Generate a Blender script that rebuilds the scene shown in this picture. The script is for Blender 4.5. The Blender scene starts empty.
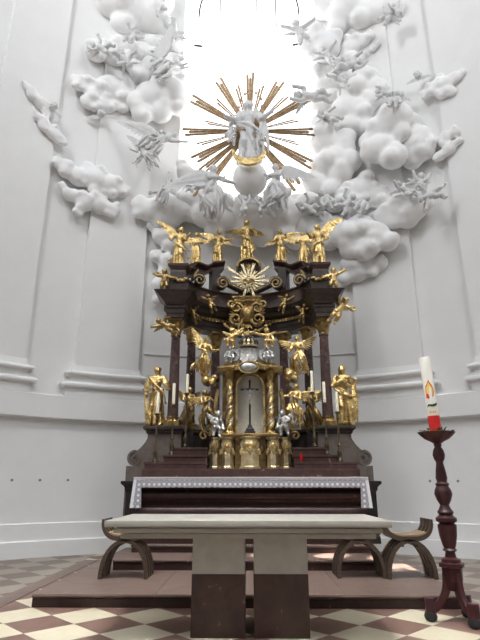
import bpy, math, random
from mathutils import Vector, Matrix, Euler
PI = math.pi
scene = bpy.context.scene
COL = scene.collection
V = Vector

# ------------------------------------------------------------------ camera
FPX, PITCH, YAW, CAMH = 510.0, math.radians(18.0), math.radians(1.05), 1.3
cd = bpy.data.cameras.new('camera')
cam = bpy.data.objects.new('camera', cd)
COL.objects.link(cam)
cam.location = (0, 0, CAMH)
cam.rotation_euler = (PI/2 + PITCH, 0, YAW)
cd.sensor_fit = 'VERTICAL'
cd.sensor_height = 24.0
cd.lens = 24.0*FPX/640.0
cd.clip_end = 200
scene.camera = cam

def ray(x, y):
    u = (x-240)/FPX
    v = (320-y)/FPX
    d = (u, math.cos(PITCH)-v*math.sin(PITCH), math.sin(PITCH)+v*math.cos(PITCH))
    c, s = math.cos(YAW), math.sin(YAW)
    return V((c*d[0]-s*d[1], s*d[0]+c*d[1], d[2]))
def at(x, y, D):
    d = ray(x, y)
    return V((0, 0, CAMH)) + d*(D/d.y)
def zat(y, D, x=249): return at(x, y, D).z
def mpp(x, y, D):                       # metres per pixel there
    return (D/ray(x, y).y)/FPX
WR, WY = 7.25, 4.6                      # apse wall: radius and centre
def wp(x, y, off=0.0):
    R = WR-off
    d = ray(x, y)
    a = d.x*d.x+d.y*d.y
    b = -2*d.y*WY
    c = WY*WY-R*R
    t = (-b+math.sqrt(max(b*b-4*a*c, 0)))/(2*a)
    return V((0, 0, CAMH)) + d*t
def pol(th, r, z):
    t = math.radians(th)
    return V((r*math.sin(t), WY+r*math.cos(t), z))

# ------------------------------------------------------------------ mesh builder
class MB:
    def __init__(s):
        s.v = []
        s.f = []
    def add(s, vs, fs):
        o = len(s.v)
        s.v += [V(p) for p in vs]
        s.f += [tuple(i+o for i in f) for f in fs]
        return s
    def grid(s, rings, close_u=True, caps=True):
        n = len(rings[0])
        vs = [p for r in rings for p in r]
        fs = []
        m = n if close_u else n-1
        for i in range(len(rings)-1):
            for j in range(m):
                a = i*n+j
                b = i*n+(j+1) % n
                fs.append((a, b, b+n, a+n))
        if caps:
            fs.append(tuple(range(n-1, -1, -1)))
            k = (len(rings)-1)*n
            fs.append(tuple(range(k, k+n)))
        return s.add(vs, fs)
    def box(s, c, size, rot=None):
        hx, hy, hz = size[0]/2, size[1]/2, size[2]/2
        R = rot if rot is not None else Matrix.Identity(3)
        c = V(c)
        vs = [c+R @ V((x*hx, y*hy, z*hz)) for z in (-1, 1) for y in (-1, 1) for x in (-1, 1)]
        return s.add(vs, [(0, 2, 3, 1), (4, 5, 7, 6), (0, 1, 5, 4), (2, 6, 7, 3), (0, 4, 6, 2), (1, 3, 7, 5)])
    def cap(s, p0, r0, p1, r1, seg=10, hemi=3):
        p0, p1 = V(p0), V(p1)
        ax = p1-p0
        L = ax.length
        if L < 1e-6:
            return s.ell(p0, (r0, r0, r0))
        ax = ax/L
        q = ax.to_track_quat('Z', 'Y').to_matrix()
        rings = []
        def ring(c, r): return [c+q @ V((r*math.cos(2*PI*k/seg), r*math.sin(2*PI*k/seg), 0)) for k in range(seg)]
        for i in range(1, hemi+1):
            a = PI/2*(1-i/hemi)
            rings.append(ring(p0-ax*r0*math.sin(a), max(r0*math.cos(a), r0*.05)))
        for i in range(0, hemi):
            a = PI/2*(i/hemi)
            rings.append(ring(p1+ax*r1*math.sin(a), max(r1*math.cos(a), r1*.05)))
        return s.grid(rings)
    def chain(s, pts, rad, seg=10):
        for i in range(len(pts)-1):
            s.cap(pts[i], rad[i], pts[i+1], rad[i+1], seg)
        return s
    def ell(s, c, r, rot=None, seg=12, rows=8):
        c = V(c)
        R = rot if rot is not None else Matrix.Identity(3)
        rings = []
        for i in range(rows+1):
            a = -PI/2+PI*i/rows
            k = max(math.cos(a), .03)
            rings.append([c+R @ V((r[0]*k*math.cos(2*PI*j/seg), r[1]*k*math.sin(2*PI*j/seg), r[2]*math.sin(a))) for j in range(seg)])
        return s.grid(rings)
    def lathe(s, c, prof, seg=24, R=None, sx=1, sy=1, twist=None):
        c = V(c)
        rings = []
        for (r, z) in prof:
            ring = []
            for k in range(seg):
                a = 2*PI*k/seg
                rr = r
                if twist: rr = r*(1+twist[0]*math.cos(twist[1]*(a-twist[2]*z)))
                p = V((rr*sx*math.cos(a), rr*sy*math.sin(a), z))
                ring.append(c+(R @ p if R is not None else p))
            rings.append(ring)
        return s.grid(rings)
    def stack(s, cx, cy, levels, rotz=0, n=1):      # loft of rectangles (hx, hy, z)
        rings = []
        R = Matrix.Rotation(rotz, 3, 'Z')
        for (hx, hy, z) in levels:
            rings.append([V((cx, cy, 0))+R @ V((x*hx, y*hy, z)) for x, y in ((-1, -1), (1, -1), (1, 1), (-1, 1))])
        return s.grid(rings)
    def tube(s, pts, rad, seg=8, up=V((0, 0, 1)), flat=1.0):
        pts = [V(p) for p in pts]
        rings = []
        for i, p in enumerate(pts):
            t = (pts[min(i+1, len(pts)-1)]-pts[max(i-1, 0)]).normalized()
            a = t.cross(up)
            if a.length < 1e-4: a = t.cross(V((1, 0, 0)))
            a.normalize()
            b = a.cross(t).normalized()
            r = rad[i] if hasattr(rad, '__len__') else rad
            rings.append([p+a*(r*math.cos(2*PI*k/seg))+b*(r*flat*math.sin(2*PI*k/seg)) for k in range(seg)])
        return s.grid(rings)
    def band(s, pts, n, th, dep):                  # flat strip: thickness in the plane, depth along n
        pts = [V(p) for p in pts]
        n = V(n).normalized()
        rings = []
        for i, p in enumerate(pts):
            t = (pts[min(i+1, len(pts)-1)]-pts[max(i-1, 0)]).normalized()
            b = n.cross(t).normalized()
            h = (th[i] if hasattr(th, '__len__') else th)/2
            rings.append([p+b*h-n*dep/2, p+b*h+n*dep/2, p-b*h+n*dep/2, p-b*h-n*dep/2])
        return s.grid(rings)
    def sweep(s, prof, path, zoff=None):            # prof (o, z) closed; path of (pt2, normal2)
        rings = []
        for i, (p, n) in enumerate(path):
            dz = zoff[i] if zoff else 0
            rings.append([V((p[0]+n[0]*o, p[1]+n[1]*o, z+dz)) for (o, z) in prof])
        return s.grid(rings)
    def prism(s, outline, o, ax, ay, dep):          # outline (u, v) in plane o + u*ax + v*ay, depth vector
        o, ax, ay, dep = V(o), V(ax), V(ay), V(dep)
        a = [o+ax*u+ay*v for u, v in outline]
        return s.grid([a, [p+dep for p in a]])
    def leaf(s, p, d, n, L, W, T, curl=0.0, rows=5):  # feather / leaf with thickness, along d, facing n
        p, d, n = V(p), V(d).normalized(), V(n)
        n = (n-d*n.dot(d)).normalized()
        w = d.cross(n).normalized()
        rings = []
        for i in range(rows+1):
            t = i/rows
            k = math.sin(PI*(.12+.86*t)**.8)
            k = max(k, .06)
            c = p+d*(L*t)+n*(curl*L*t*t)
            rings.append([c+w*(W/2*k), c+n*(T/2*k), c-w*(W/2*k), c-n*(T/2*k)])
        return s.grid(rings)
    def obj(s, name, mat, parent=None, origin=None, smooth=True, vox=None, sm=0, angle=None, bevel=None):
        base = parent.location if parent is not None and parent.parent is None else V((0, 0, 0))
        if parent is not None and parent.parent is not None:
            base = parent.parent.location+parent.location
        if origin is None:
            if parent is None and s.v:
                xs = [p.x for p in s.v]; ys = [p.y for p in s.v]; zs = [p.z for p in s.v]
                origin = V(((min(xs)+max(xs))/2, (min(ys)+max(ys))/2, min(zs)))
            else:
                origin = base
        origin = V(origin)
        me = bpy.data.meshes.new(name)
        me.from_pydata([p-origin for p in s.v], [], s.f)
        me.update()
        o = bpy.data.objects.new(name, me)
        COL.objects.link(o)
        o.location = origin-base if parent is not None else origin
        if parent is not None: o.parent = parent
        if vox or bevel:
            if vox:
                m = o.modifiers.new('r', 'REMESH')
                m.mode = 'VOXEL'
                m.voxel_size = vox
                if sm:
                    k = o.modifiers.new('s', 'SMOOTH')
                    k.factor = .5
                    k.iterations = sm
            if bevel:
                b = o.modifiers.new('b', 'BEVEL')
                b.width = bevel
                b.segments = 2
                b.limit_method = 'ANGLE'
                b.angle_limit = math.radians(40)
            dg = bpy.context.evaluated_depsgraph_get()
            me2 = bpy.data.meshes.new_from_object(o.evaluated_get(dg))
            o.modifiers.clear()
            o.data = me2
            me2.name = name
            bpy.data.meshes.remove(me)
            me = me2
        if not vox:
            import bmesh
            bm = bmesh.new()
            bm.from_mesh(me)
            bmesh.ops.recalc_face_normals(bm, faces=bm.faces)
            ca = math.radians(angle or 38)
            for e in bm.edges:
                if len(e.link_faces) == 2 and e.calc_face_angle(0) > ca: e.smooth = False
            bm.to_mesh(me)
            bm.free()
        if smooth:
            me.polygons.foreach_set('use_smooth', [True]*len(me.polygons))
        me.materials.clear()
        me.materials.append(mat)
        me.update()
        return o

def tag(o, label=None, cat=None, group=None, kind=None):
    if label: o['label'] = label
    if cat: o['category'] = cat
    if group: o['group'] = group
    if kind: o['kind'] = kind
    return o
def thing(name, loc, label, cat, group=None):
    o = bpy.data.objects.new(name, None)
    o.empty_display_size = .1
    COL.objects.link(o)
    o.location = loc
    return tag(o, label, cat, group)
def struct(o): return tag(o, kind='structure')
def copy_tree(o, parent=None):
    c = o.copy()
    COL.objects.link(c)
    if parent is not None: c.parent = parent
    for ch in [k for k in bpy.data.objects if k.parent == o]:
        copy_tree(ch, c)
    return c

# ------------------------------------------------------------------ materials
def nm(name):
    m = bpy.data.materials.new(name)
    m.use_nodes = True
    nt = m.node_tree
    return m, nt, nt.nodes['Principled BSDF']
def N(nt, t, **kw):
    n = nt.nodes.new(t)
    for k, v in kw.items(): setattr(n, k, v)
    return n
def ramp(nt, fac, stops):
    r = N(nt, 'ShaderNodeValToRGB')
    els = r.color_ramp.elements
    while len(els) < len(stops): els.new(.5)
    for e, (p, c) in zip(els, stops):
        e.position = p
        e.color = (*c, 1)
    nt.links.new(fac, r.inputs['Fac'])
    return r.outputs['Color']
def coord(nt, scale=(1, 1, 1)):
    tc = N(nt, 'ShaderNodeTexCoord')
    mp = N(nt, 'ShaderNodeMapping')
    mp.inputs['Scale'].default_value = scale
    nt.links.new(tc.outputs['Object'], mp.inputs['Vector'])
    return mp.outputs['Vector']
def noise(nt, vec, scale, detail=4, rough=.55, dist=0):
    n = N(nt, 'ShaderNodeTexNoise')
    n.inputs['Scale'].default_value = scale
    n.inputs['Detail'].default_value = detail
    n.inputs['Roughness'].default_value = rough
    n.inputs['Distortion'].default_value = dist
    nt.links.new(vec, n.inputs['Vector'])
    return n.outputs['Fac']
def bump(nt, b, h, strength, dist=.01):
    n = N(nt, 'ShaderNodeBump')
    n.inputs['Strength'].default_value = strength
    n.inputs['Distance'].default_value = dist
    nt.links.new(h, n.inputs['Height'])
    nt.links.new(n.outputs['Normal'], b.inputs['Normal'])
def stone(name, c1, c2, scale=6, rough=.4, dist=1.0, metal=0.0, bmp=0, vein=None, sc=(1, 1, 1)):
    m, nt, b = nm(name)
    v = coord(nt, sc)
    f = noise(nt, v, scale, 6, .6, dist)
    st = [(.3, c1), (.7, c2)]
    if vein: st = [(.25, c1), (.55, c2), (.66, c2), (.7, vein), (.74, c2)]
    nt.links.new(ramp(nt, f, st), b.inputs['Base Color'])
    b.inputs['Roughness'].default_value = rough
    b.inputs['Metallic'].default_value = metal
    b.inputs['Specular IOR Level'].default_value = .35
    if bmp: bump(nt, b, noise(nt, v, scale*5, 3), bmp)
    return m
def metalmat(name, c1, c2, rough=.3, metal=1.0, scale=9):
    m, nt, b = nm(name)
    v = coord(nt)
    f = noise(nt, v, scale, 5)
    nt.links.new(ramp(nt, f, [(.3, c1), (.65, c2)]), b.inputs['Base Color'])
    b.inputs['Metallic'].default_value = metal
    rr = N(nt, 'ShaderNodeMapRange')
    rr.inputs['To Min'].default_value = rough-.08
    rr.inputs['To Max'].default_value = rough+.14
    nt.links.new(noise(nt, v, scale*2.3, 3), rr.inputs['Value'])
    nt.links.new(rr.outputs['Result'], b.inputs['Roughness'])
    bump(nt, b, noise(nt, v, 40, 3), .25, .004) if metal < 1 else bump(nt, b, noise(nt, v, 22, 3, .6, .6), .55, .03)
    return m
M = {}
M['plaster'] = stone('white_plaster', (.81, .81, .807), (.85, .85, .847), 1.5, .85, 0)
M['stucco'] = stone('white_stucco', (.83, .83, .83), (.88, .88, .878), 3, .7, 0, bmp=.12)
M['shaded_stucco'] = stone('shaded_stucco_figures', (.60, .60, .60), (.70, .70, .70), 8, .6, 0, bmp=.12)  # greyer than the cloud stucco: backlit shade put into the colour
M['gold'] = metalmat('gold_leaf', (.38, .255, .095), (.80, .60, .28), .27)
M['old_gold'] = metalmat('aged_gold', (.16, .105, .042), (.50, .35, .15), .3)
M['pale_gold'] = metalmat('pale_gold', (.58, .46, .25), (.92, .79, .53), .3)
M['ray_gold'] = metalmat('ray_gold', (.27, .18, .105), (.44, .315, .19), .4)
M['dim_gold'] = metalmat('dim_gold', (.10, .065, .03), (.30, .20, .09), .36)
M['silver'] = metalmat('aged_silver', (.30, .29, .275), (.62, .61, .59), .34)
M['brown_marble'] = stone('dark_brown_marble', (.02, .015, .013), (.058, .043, .036), 5, .33, 1.2, vein=(.14, .11, .09))
M['attic_marble'] = stone('attic_marble', (.075, .052, .043), (.15, .108, .092), 7, .3, 1.2)
M['grey_marble'] = stone('grey_brown_marble', (.075, .062, .052), (.15, .122, .104), 5, .35, 1.2, vein=(.26, .22, .19))
M['red_marble'] = stone('dark_red_marble', (.03, .016, .014), (.066, .034, .028), 5, .33, 1.2, vein=(.3, .18, .15))
M['column_marble'] = stone('column_marble', (.038, .022, .022), (.10, .06, .056), 9, .25, 1.5, vein=(.28, .2, .18))
M['deep_red'] = stone('deep_red_marble', (.02, .010, .009), (.045, .021, .018), 6, .35, 1.2, vein=(.16, .09, .075))
M['step_marble'] = stone('step_marble', (.115, .08, .066), (.175, .122, .102), 3, .42, 1.2, vein=(.36, .26, .22))
M['beige'] = stone('beige_stone', (.31, .295, .265), (.365, .35, .315), 7, .5, .4, bmp=.03)
M['black_wood'] = stone('black_wood', (.012, .01, .01), (.03, .024, .022), 10, .4, .5)
M['red_wood'] = stone('red_stained_wood', (.03, .009, .010), (.07, .018, .02), 9, .38, .5)
M['black_paint'] = stone('black_paint', (.012, .012, .014), (.03, .03, .032), 9, .4, 0)
M['walnut'] = stone('walnut_wood', (.05, .035, .025), (.10, .07, .05), 7, .45, 1.0, sc=(1, 1, 6))
M['seat_wood'] = stone('seat_veneer', (.24, .165, .10), (.34, .24, .15), 8, .45, .6, sc=(1, 6, 1))
M['wax'] = stone('cream_wax', (.80, .75, .58), (.86, .81, .66), 5, .45, 0)
M['wax_white'] = stone('white_wax', (.86, .84, .76), (.90, .88, .80), 4, .4, 0)
M['red_wax'] = stone('red_wax', (.62, .02, .02), (.72, .035, .03), 5, .4, 0)
M['orange_wax'] = stone('orange_wax', (.80, .36, .03), (.88, .48, .06), 5, .4, 0)
M['yellow_wax'] = stone('yellow_wax', (.88, .62, .16), (.92, .72, .24), 5, .4, 0)
M['green_wax'] = stone('green_wax', (.02, .07, .03), (.04, .11, .045), 5, .4, 0)
M['gold_ink'] = stone('gold_ink', (.45, .30, .10), (.6, .42, .16), 5, .4, 0)
M['leaf_green'] = stone('box_leaf_green', (.012, .035, .014), (.04, .085, .03), 20, .5, 0)
M['bronze'] = metalmat('dark_bronze', (.06, .045, .03), (.17, .13, .085), .4, .9)
M['iron'] = stone('dark_iron', (.03, .03, .03), (.06, .055, .05), 9, .5, 0)
M['corpus'] = metalmat('tarnished_silver', (.28, .29, .30), (.48, .49, .5), .4, .8)
M['panel'] = stone('mother_of_pearl_panel', (.62, .60, .53), (.78, .76, .68), 14, .3, .8)
def glassred():
    m, nt, b = nm('red_glass')
    b.inputs['Base Color'].default_value = (.55, .01, .015, 1)
    b.inputs['Roughness'].default_value = .12
    b.inputs['Transmission Weight'].default_value = .35
    return m
M['red_glass'] = glassred()
def lace():
    m, nt, b = nm('white_lace')
    tc = N(nt, 'ShaderNodeTexCoord')
    mp = N(nt, 'ShaderNodeMapping')
    mp.inputs['Scale'].default_value = (1/.085,)*3
    nt.links.new(tc.outputs['UV'], mp.inputs['Vector'])
    vo = N(nt, 'ShaderNodeTexVoronoi')
    vo.inputs['Scale'].default_value = 1.0
    vo.inputs['Randomness'].default_value = .08
    nt.links.new(mp.outputs['Vector'], vo.inputs['Vector'])
    c = ramp(nt, vo.outputs['Distance'], [(.0, (.72, .72, .75)), (.26, (.66, .66, .69)), (.33, (.30, .29, .32)), (.6, (.36, .35, .38)), (.75, (.6, .6, .62))])
    nt.links.new(c, b.inputs['Base Color'])
    b.inputs['Roughness'].default_value = .8
    return m
M['lace'] = lace()
M['linen'] = stone('white_linen', (.74, .74, .76), (.80, .80, .82), 30, .75, 0)
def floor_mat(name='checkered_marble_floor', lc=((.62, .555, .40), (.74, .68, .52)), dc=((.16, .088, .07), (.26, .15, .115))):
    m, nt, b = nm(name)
    tc = N(nt, 'ShaderNodeTexCoord')
    mp = N(nt, 'ShaderNodeMapping')
    S = .4985
    mp.inputs['Rotation'].default_value = (0, 0, PI/4)
    mp.inputs['Scale'].default_value = (1/S, 1/S, 1/S)
    # tile centre (-2.1, 5.70): rotate by 45 then scale
    cx, cy = -2.10, 5.695
    rx = (cx*math.cos(PI/4)-cy*math.sin(PI/4))/S
    ry = (cx*math.sin(PI/4)+cy*math.cos(PI/4))/S
    mp.inputs['Location'].default_value = (.5-rx, .5-ry, .5)
    nt.links.new(tc.outputs['Object'], mp.inputs['Vector'])
    ck = N(nt, 'ShaderNodeTexChecker')
    ck.inputs['Scale'].default_value = 1.0
    nt.links.new(mp.outputs['Vector'], ck.inputs['Vector'])
    fl = N(nt, 'ShaderNodeVectorMath', operation='FLOOR')
    nt.links.new(mp.outputs['Vector'], fl.inputs[0])
    wn = N(nt, 'ShaderNodeTexWhiteNoise')
    nt.links.new(fl.outputs['Vector'], wn.inputs['Vector'])
    nz = noise(nt, tc.outputs['Object'], 5, 6, .6, 1)
    mx = N(nt, 'ShaderNodeMath', operation='MULTIPLY_ADD')
    nt.links.new(nz, mx.inputs[0])
    mx.inputs[1].default_value = .6
    ms = N(nt, 'ShaderNodeMath', operation='MULTIPLY')
    nt.links.new(wn.outputs['Value'], ms.inputs[0])
    ms.inputs[1].default_value = .4
    nt.links.new(ms.outputs[0], mx.inputs[2])
    light = ramp(nt, mx.outputs[0], [(.2, lc[0]), (.8, lc[1])])
    dark = ramp(nt, mx.outputs[0], [(.2, dc[0]), (.8, dc[1])])
    nt.links.new(light, ck.inputs['Color1'])
    nt.links.new(dark, ck.inputs['Color2'])
    nt.links.new(ck.outputs['Color'], b.inputs['Base Color'])
    b.inputs['Roughness'].default_value = .5
    return m
M['floor'] = floor_mat()
M['apse_floor'] = floor_mat('dull_checkered_floor', ((.25, .22, .18), (.32, .285, .235)), ((.13, .095, .08), (.18, .135, .115)))
def pane_mat():
    m, nt, b = nm('daylit_window_glass')
    b.inputs['Base Color'].default_value = (.9, .92, .95, 1)
    b.inputs['Emission Color'].default_value = (1, 1, 1, 1)
    b.inputs['Emission Strength'].default_value = 2.3
    return m
M['pane'] = pane_mat()
# ------------------------------------------------------------------ setting
g = MB()
g.box((0, 3.0, -.05), (16, 19, .1))
fo = g.obj('floor', M['floor'], origin=(0, 0, 0))
struct(fo)
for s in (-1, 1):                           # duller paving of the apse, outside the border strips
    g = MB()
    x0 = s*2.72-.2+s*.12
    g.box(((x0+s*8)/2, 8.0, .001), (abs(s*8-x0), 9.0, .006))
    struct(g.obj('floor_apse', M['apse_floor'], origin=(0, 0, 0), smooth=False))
g = MB()
for s in (-1, 1):
    g.box((s*2.72-.2, 5.5, .002), (.24, 9.4, .008))
struct(g.obj('trim_1', M['step_marble'], smooth=False))

def arc(th0, th1, n):
    return [th0+(th1-th0)*i/n for i in range(n+1)]
def wallseg(prof, th0, th1, n=40):          # prof (r, z) closed loop
    g = MB()
    rings = [[pol(t, r, z) for (r, z) in prof] for t in arc(th0, th1, n)]
    return g.grid(rings)
TOP = 19.0
W0, W1 = -14.75, 15.5
SILL = 8.6
def shell(z0, z1, inner=WR, outer=WR+.75): return [(inner, z0), (inner, z1), (outer, z1), (outer, z0)]
struct(wallseg(shell(0, TOP), -62, W0).obj('wall_left', M['plaster']))
struct(wallseg(shell(0, TOP), W1, 62).obj('wall_right', M['plaster']))
struct(wallseg(shell(0, SILL), W0, W1, 20).obj('wall_back', M['plaster']))
# straight side walls of the choir running towards the nave
for s, nme in ((-1, 'wall_choir_left'), (1, 'wall_choir_right')):
    e = pol(62*s, WR, 0)
    g = MB()
    g.box((e.x+s*.3, e.y-1.5, TOP/2), (.6, 3.0, TOP))
    struct(g.obj(nme, M['plaster'], smooth=False))
# dado band and two-step baseboard
b0 = .13
struct(wallseg([(WR-b0, 2.63), (WR-b0, 3.08), (WR-b0+.02, 3.10), (WR+.02, 3.10), (WR+.02, 2.60), (WR-b0+.035, 2.60)], -60, 60, 60).obj('trim_2', M['plaster']))
struct(wallseg([(WR-.10, 0), (WR-.10, .29), (WR-.085, .305), (WR-.045, .305), (WR-.045, .60), (WR-.03, .615), (WR+.02, .615), (WR+.02, 0)], -60, 60, 60).obj('baseboard_back', M['plaster']))
# thin string moulding behind the altar
for k, (a, b) in enumerate(((-19.6, -6), (6, 19.6))):
    struct(wallseg([(WR-.03, 4.19), (WR-.03, 4.215), (WR+.02, 4.23), (WR+.02, 4.18)], a, b, 16).obj('trim_%d' % (3+k), M['plaster']))
# pilasters
def pilaster(t0, t1, num, proj=.11):
    g = wallseg([(WR-proj, 3.10), (WR-proj, TOP), (WR+.1, TOP), (WR+.1, 3.10)], t0, t1, 12)
    struct(g.obj('trim_%d' % num, M['plaster']))
    # moulded base: plinth, torus, scotia, torus
    pr = [(.125, 3.10), (.125, 3.27)]
    for i in range(7):
        a = -PI/2+PI*i/6
        pr.append((.14+.06*math.cos(a), 3.34+.065*math.sin(a)))
    pr += [(.145, 3.43), (.135, 3.47), (.14, 3.52)]
    for i in range(7):
        a = -PI/2+PI*i/6
        pr.append((.165+.05*math.cos(a), 3.585+.05*math.sin(a)))
    pr += [(.135, 3.65), (.125, 3.70), (proj, 3.78)]
    tm = (t0+t1)/2
    g = MB()
    rings = []
    for (p, z) in pr:
        d = math.degrees((p-.11)/WR)*1.6+.25+.9*(z < 3.44)
        A = arc(t0-d, t1+d, 12)
        rings.append([pol(t, WR-p, z) for t in A]+[pol(t, WR+.05, z) for t in reversed(A)])
    g.grid(rings)
    struct(g.obj('trim_%d' % (num+1), M['plaster'], angle=50))
pilaster(-31.6, -20.6, 5)
pilaster(20.2, 31.3, 7)
pilaster(-50.6, -39.9, 9)
pilaster(39.9, 50.6, 11)
# window: reveals, panes and thin iron bars
RW = WR+.55
def wpt(th, z, r=RW): return pol(th, r, z)
win = thing('window_1', pol(.4, RW, SILL), None, None)
struct(win)
g = MB()
rings = [[pol(t, RW, SILL-.05), pol(t, RW, TOP), pol(t, RW+.02, TOP), pol(t, RW+.02, SILL-.05)] for t in arc(W0-.6, W1+.6, 16)]
g.grid(rings)
g.obj('window_pane', M['pane'], win)
g = MB()
def zb(y): return wp(249, y, -.5).z
z1, z2 = zb(49), zb(12)
for x in (220, 239, 257, 276):
    th = math.degrees(math.atan2(wp(x, 20, -.5).x, wp(x, 20, -.5).y-WY))
    g.tube([pol(th, RW-.05, zb(28)), pol(th, RW-.05, TOP)], .022, 6)
g.tube([pol(t, RW-.05, z1) for t in arc(W0, W1, 12)], .012, 6)
pts = []
for i in range(25):
    a = PI*i/24
    th = .4+11.6*math.cos(a)
    pts.append(pol(th, RW-.05, zb(20)+2.2*math.sin(a)))
g.tube(pts, .03, 6)
for x in (198, 297):
    th = math.degrees(math.atan2(wp(x, 49, -.5).x, wp(x, 49, -.5).y-WY))
    g.tube([pol(th-.9, RW-.05, z1), pol(th+.9, RW-.05, z1)], .035, 6)
g.obj('window_bars', M['iron'], win)

# small dark wall sockets
for k, (x, y, lab) in enumerate([(12, 480, 'small dark wall socket farthest left, between baseboard and dado band'),
        (40, 480, 'small dark wall socket, middle of three on the left wall'),
        (68, 480, 'small dark wall socket on the left wall, nearest the altar'),
        (430, 481, 'small dark wall socket just left of the tall candle stand'),
        (458, 481, 'small dark wall socket just right of the tall candle stand')]):
    p = wp(x, y, -.0)
    n = V((-p.x, WY-p.y, 0)).normalized()
    R = n.to_track_quat('Z', 'Y').to_matrix()
    g = MB()
    g.lathe(p-n*.01, [(.024, 0), (.024, .014), (.018, .02), (.014, .021), (.01, .01)], 14, R)
    tag(g.obj('wall_socket', M['iron']), lab, 'wall socket', 'dark wall sockets')

# ------------------------------------------------------------------ steps
def step(name, x0, x1, y0, y1, z0, z1, lab, joints=()):
    g = MB()
    xs = [x0]+list(joints)+[x1]
    t = thing(name, ((x0+x1)/2, y0, z0), lab, 'step')
    for a, b in zip(xs[:-1], xs[1:]):
        g = MB()
        q = .03
        ins = .004
        prof = [(y0+q, z0), (y0+q, z1-.045), (y0+q-.012, z1-.035), (y0, z1-.03), (y0-.006, z1-.015), (y0, z1), (y1, z1), (y1, z0)]
        g.grid([[V((xx, y, z)) for y, z in prof] for xx in (a+ins*(a != x0), b-ins*(b != x1))])
        o = g.obj('stone_slab', M['step_marble'], t, angle=30)
    g = MB()
    g.box(((x0+x1)/2, (y0+q+y1)/2+.006, (z0+z1)/2-.004), (x1-x0-.02, y1-y0-q-.01, z1-z0-.008))
    g.obj('mortar_joint', M['beige'], t, smooth=False)
    g = MB()
    g.box(((x0+x1)/2, y0+q-.004, (z0+z1-.045)/2), (x1-x0-.01, .012, z1-z0-.05))
    g.obj('riser', M['deep_red'], t, smooth=False)
    return t
step('altar_step', -2.46, 2.42, 6.37, 10.9, .0, .14, 'lowest and broadest marble step, under the wooden stools', (-1.07, 1.06))
step('altar_step', -1.99, 1.96, 8.06, 10.9, .14, .284, 'middle marble step behind the stools, below the high altar', (-.9, .95))
step('altar_step', -1.90, 1.90, 8.84, 10.9, .284, .40, 'topmost marble step directly under the high altar front', (0,))
# ------------------------------------------------------------------ free-standing stone altar table
TD, TB = 4.98, 6.15
tx0, tx1, tz = -1.33, 1.285, .997
tab = thing('altar_table', (-.02, 5.4, 0), 'pale stone altar table on two two-tone slab legs, in the foreground', 'altar table')
g = MB()
g.box(((tx0+tx1)/2, (TD+TB)/2, tz-.029), (tx1-tx0, TB-TD, .058))
g.obj('table_slab', M['beige'], tab, bevel=.006)
g = MB()
hx, hy = (tx1-tx0)/2, (TB-TD)/2
g.stack((tx0+tx1)/2, (TD+TB)/2, [(hx-.12, hy-.15, tz-.165), (hx-.12, hy-.15, tz-.124), (hx-.16, hy-.21, tz-.122), (hx-.16, hy-.21, tz-.114), (hx-.07, hy-.075, tz-.112), (hx-.07, hy-.075, tz-.072), (hx-.11, hy-.13, tz-.07), (hx-.11, hy-.13, tz-.055)])
g.obj('under_slab', M['beige'], tab, smooth=False)
LD = 5.22
for (xa, xb) in ((192, 245), (254, 308)):
    a, b = at(xa, 574, LD), at(xb, 574, LD)
    g = MB()
    zc = a.z
    g.box(((a.x+b.x)/2, LD+.35, (zc+tz-.167)/2), (b.x-a.x, .70, tz-.167-zc))
    leg = g.obj('leg', M['beige'], tab, smooth=False, bevel=.004)
    leg['label'] = 'beige stone upper half of a leg'
    g = MB()
    g.box(((a.x+b.x)/2, LD+.35, zc/2), (b.x-a.x+.004, .704, zc))
    lo = g.obj('leg_base', M['deep_red'], leg, smooth=False, bevel=.004)
    lo['label'] = 'dark red marble lower half of a leg'

# ------------------------------------------------------------------ curved wooden stools
def stool(cx, cy, lab, w=.27):
    t = thing('curule_stool', (cx, cy, .14), lab, 'stool', 'curved wooden stools on the altar step')
    z0 = .14
    n = 4
    for i in range(n):
        y = cy-.20+.40*i/(n-1)
        pts = []
        for k in range(17):
            a = PI*k/16
            pts.append((cx+w*1.12*(1 if math.cos(a) > 0 else -1)*abs(math.cos(a)), y, z0+.46*math.sin(a)**.9))
        th = [.05 for k in range(17)]
        MB().band(pts, (0, 1, 0), th, .048).obj('leg_rib', M['walnut'], t, angle=50)
        pts = []
        for k in range(21):
            a = PI+PI*k/20
            x = w*1.16*(1 if math.cos(a) > 0 else -1)*abs(math.cos(a))**.62
            zz = z0+.70+.215*math.sin(a)
            pts.append((cx+x, y, zz))
        pts = [V(p) for p in pts]
        pts[0].z += .03
        pts[-1].z += .03
        MB().band(pts, (0, 1, 0), [.03+.03*abs(math.sin(PI+PI*k/20)) for k in range(21)], .048).obj('arm_rib', M['walnut'], t, angle=50)
    g = MB()
    prof = []
    for k in range(13):
        u = -1+2*k/12
        prof.append((u*w*.86, z0+.537+.035*abs(u)**3))
    g.grid([[V((cx+x, yy, z)) for x, z in prof]+[V((cx+x, yy, z-.028)) for x, z in reversed(prof)] for yy in (cy-.215, cy+.215)])
    g.obj('seat', M['seat_wood'], t, bevel=.004)
    g = MB()
    for dx in (-w*.35, w*.35):
        g.tube([(cx+dx, cy-.215, z0+.40), (cx+dx, cy+.215, z0+.40)], .014, 8)
    g.obj('stretcher', M['walnut'], t)
    return t
stool(-1.665, 7.55, 'curved wooden stool behind the left end of the stone table')
stool(1.47, 7.66, 'curved wooden stool half hidden behind the right end of the stone table')
stool(2.12, 7.60, 'rightmost curved wooden stool, next to the tall candle stand')

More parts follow.
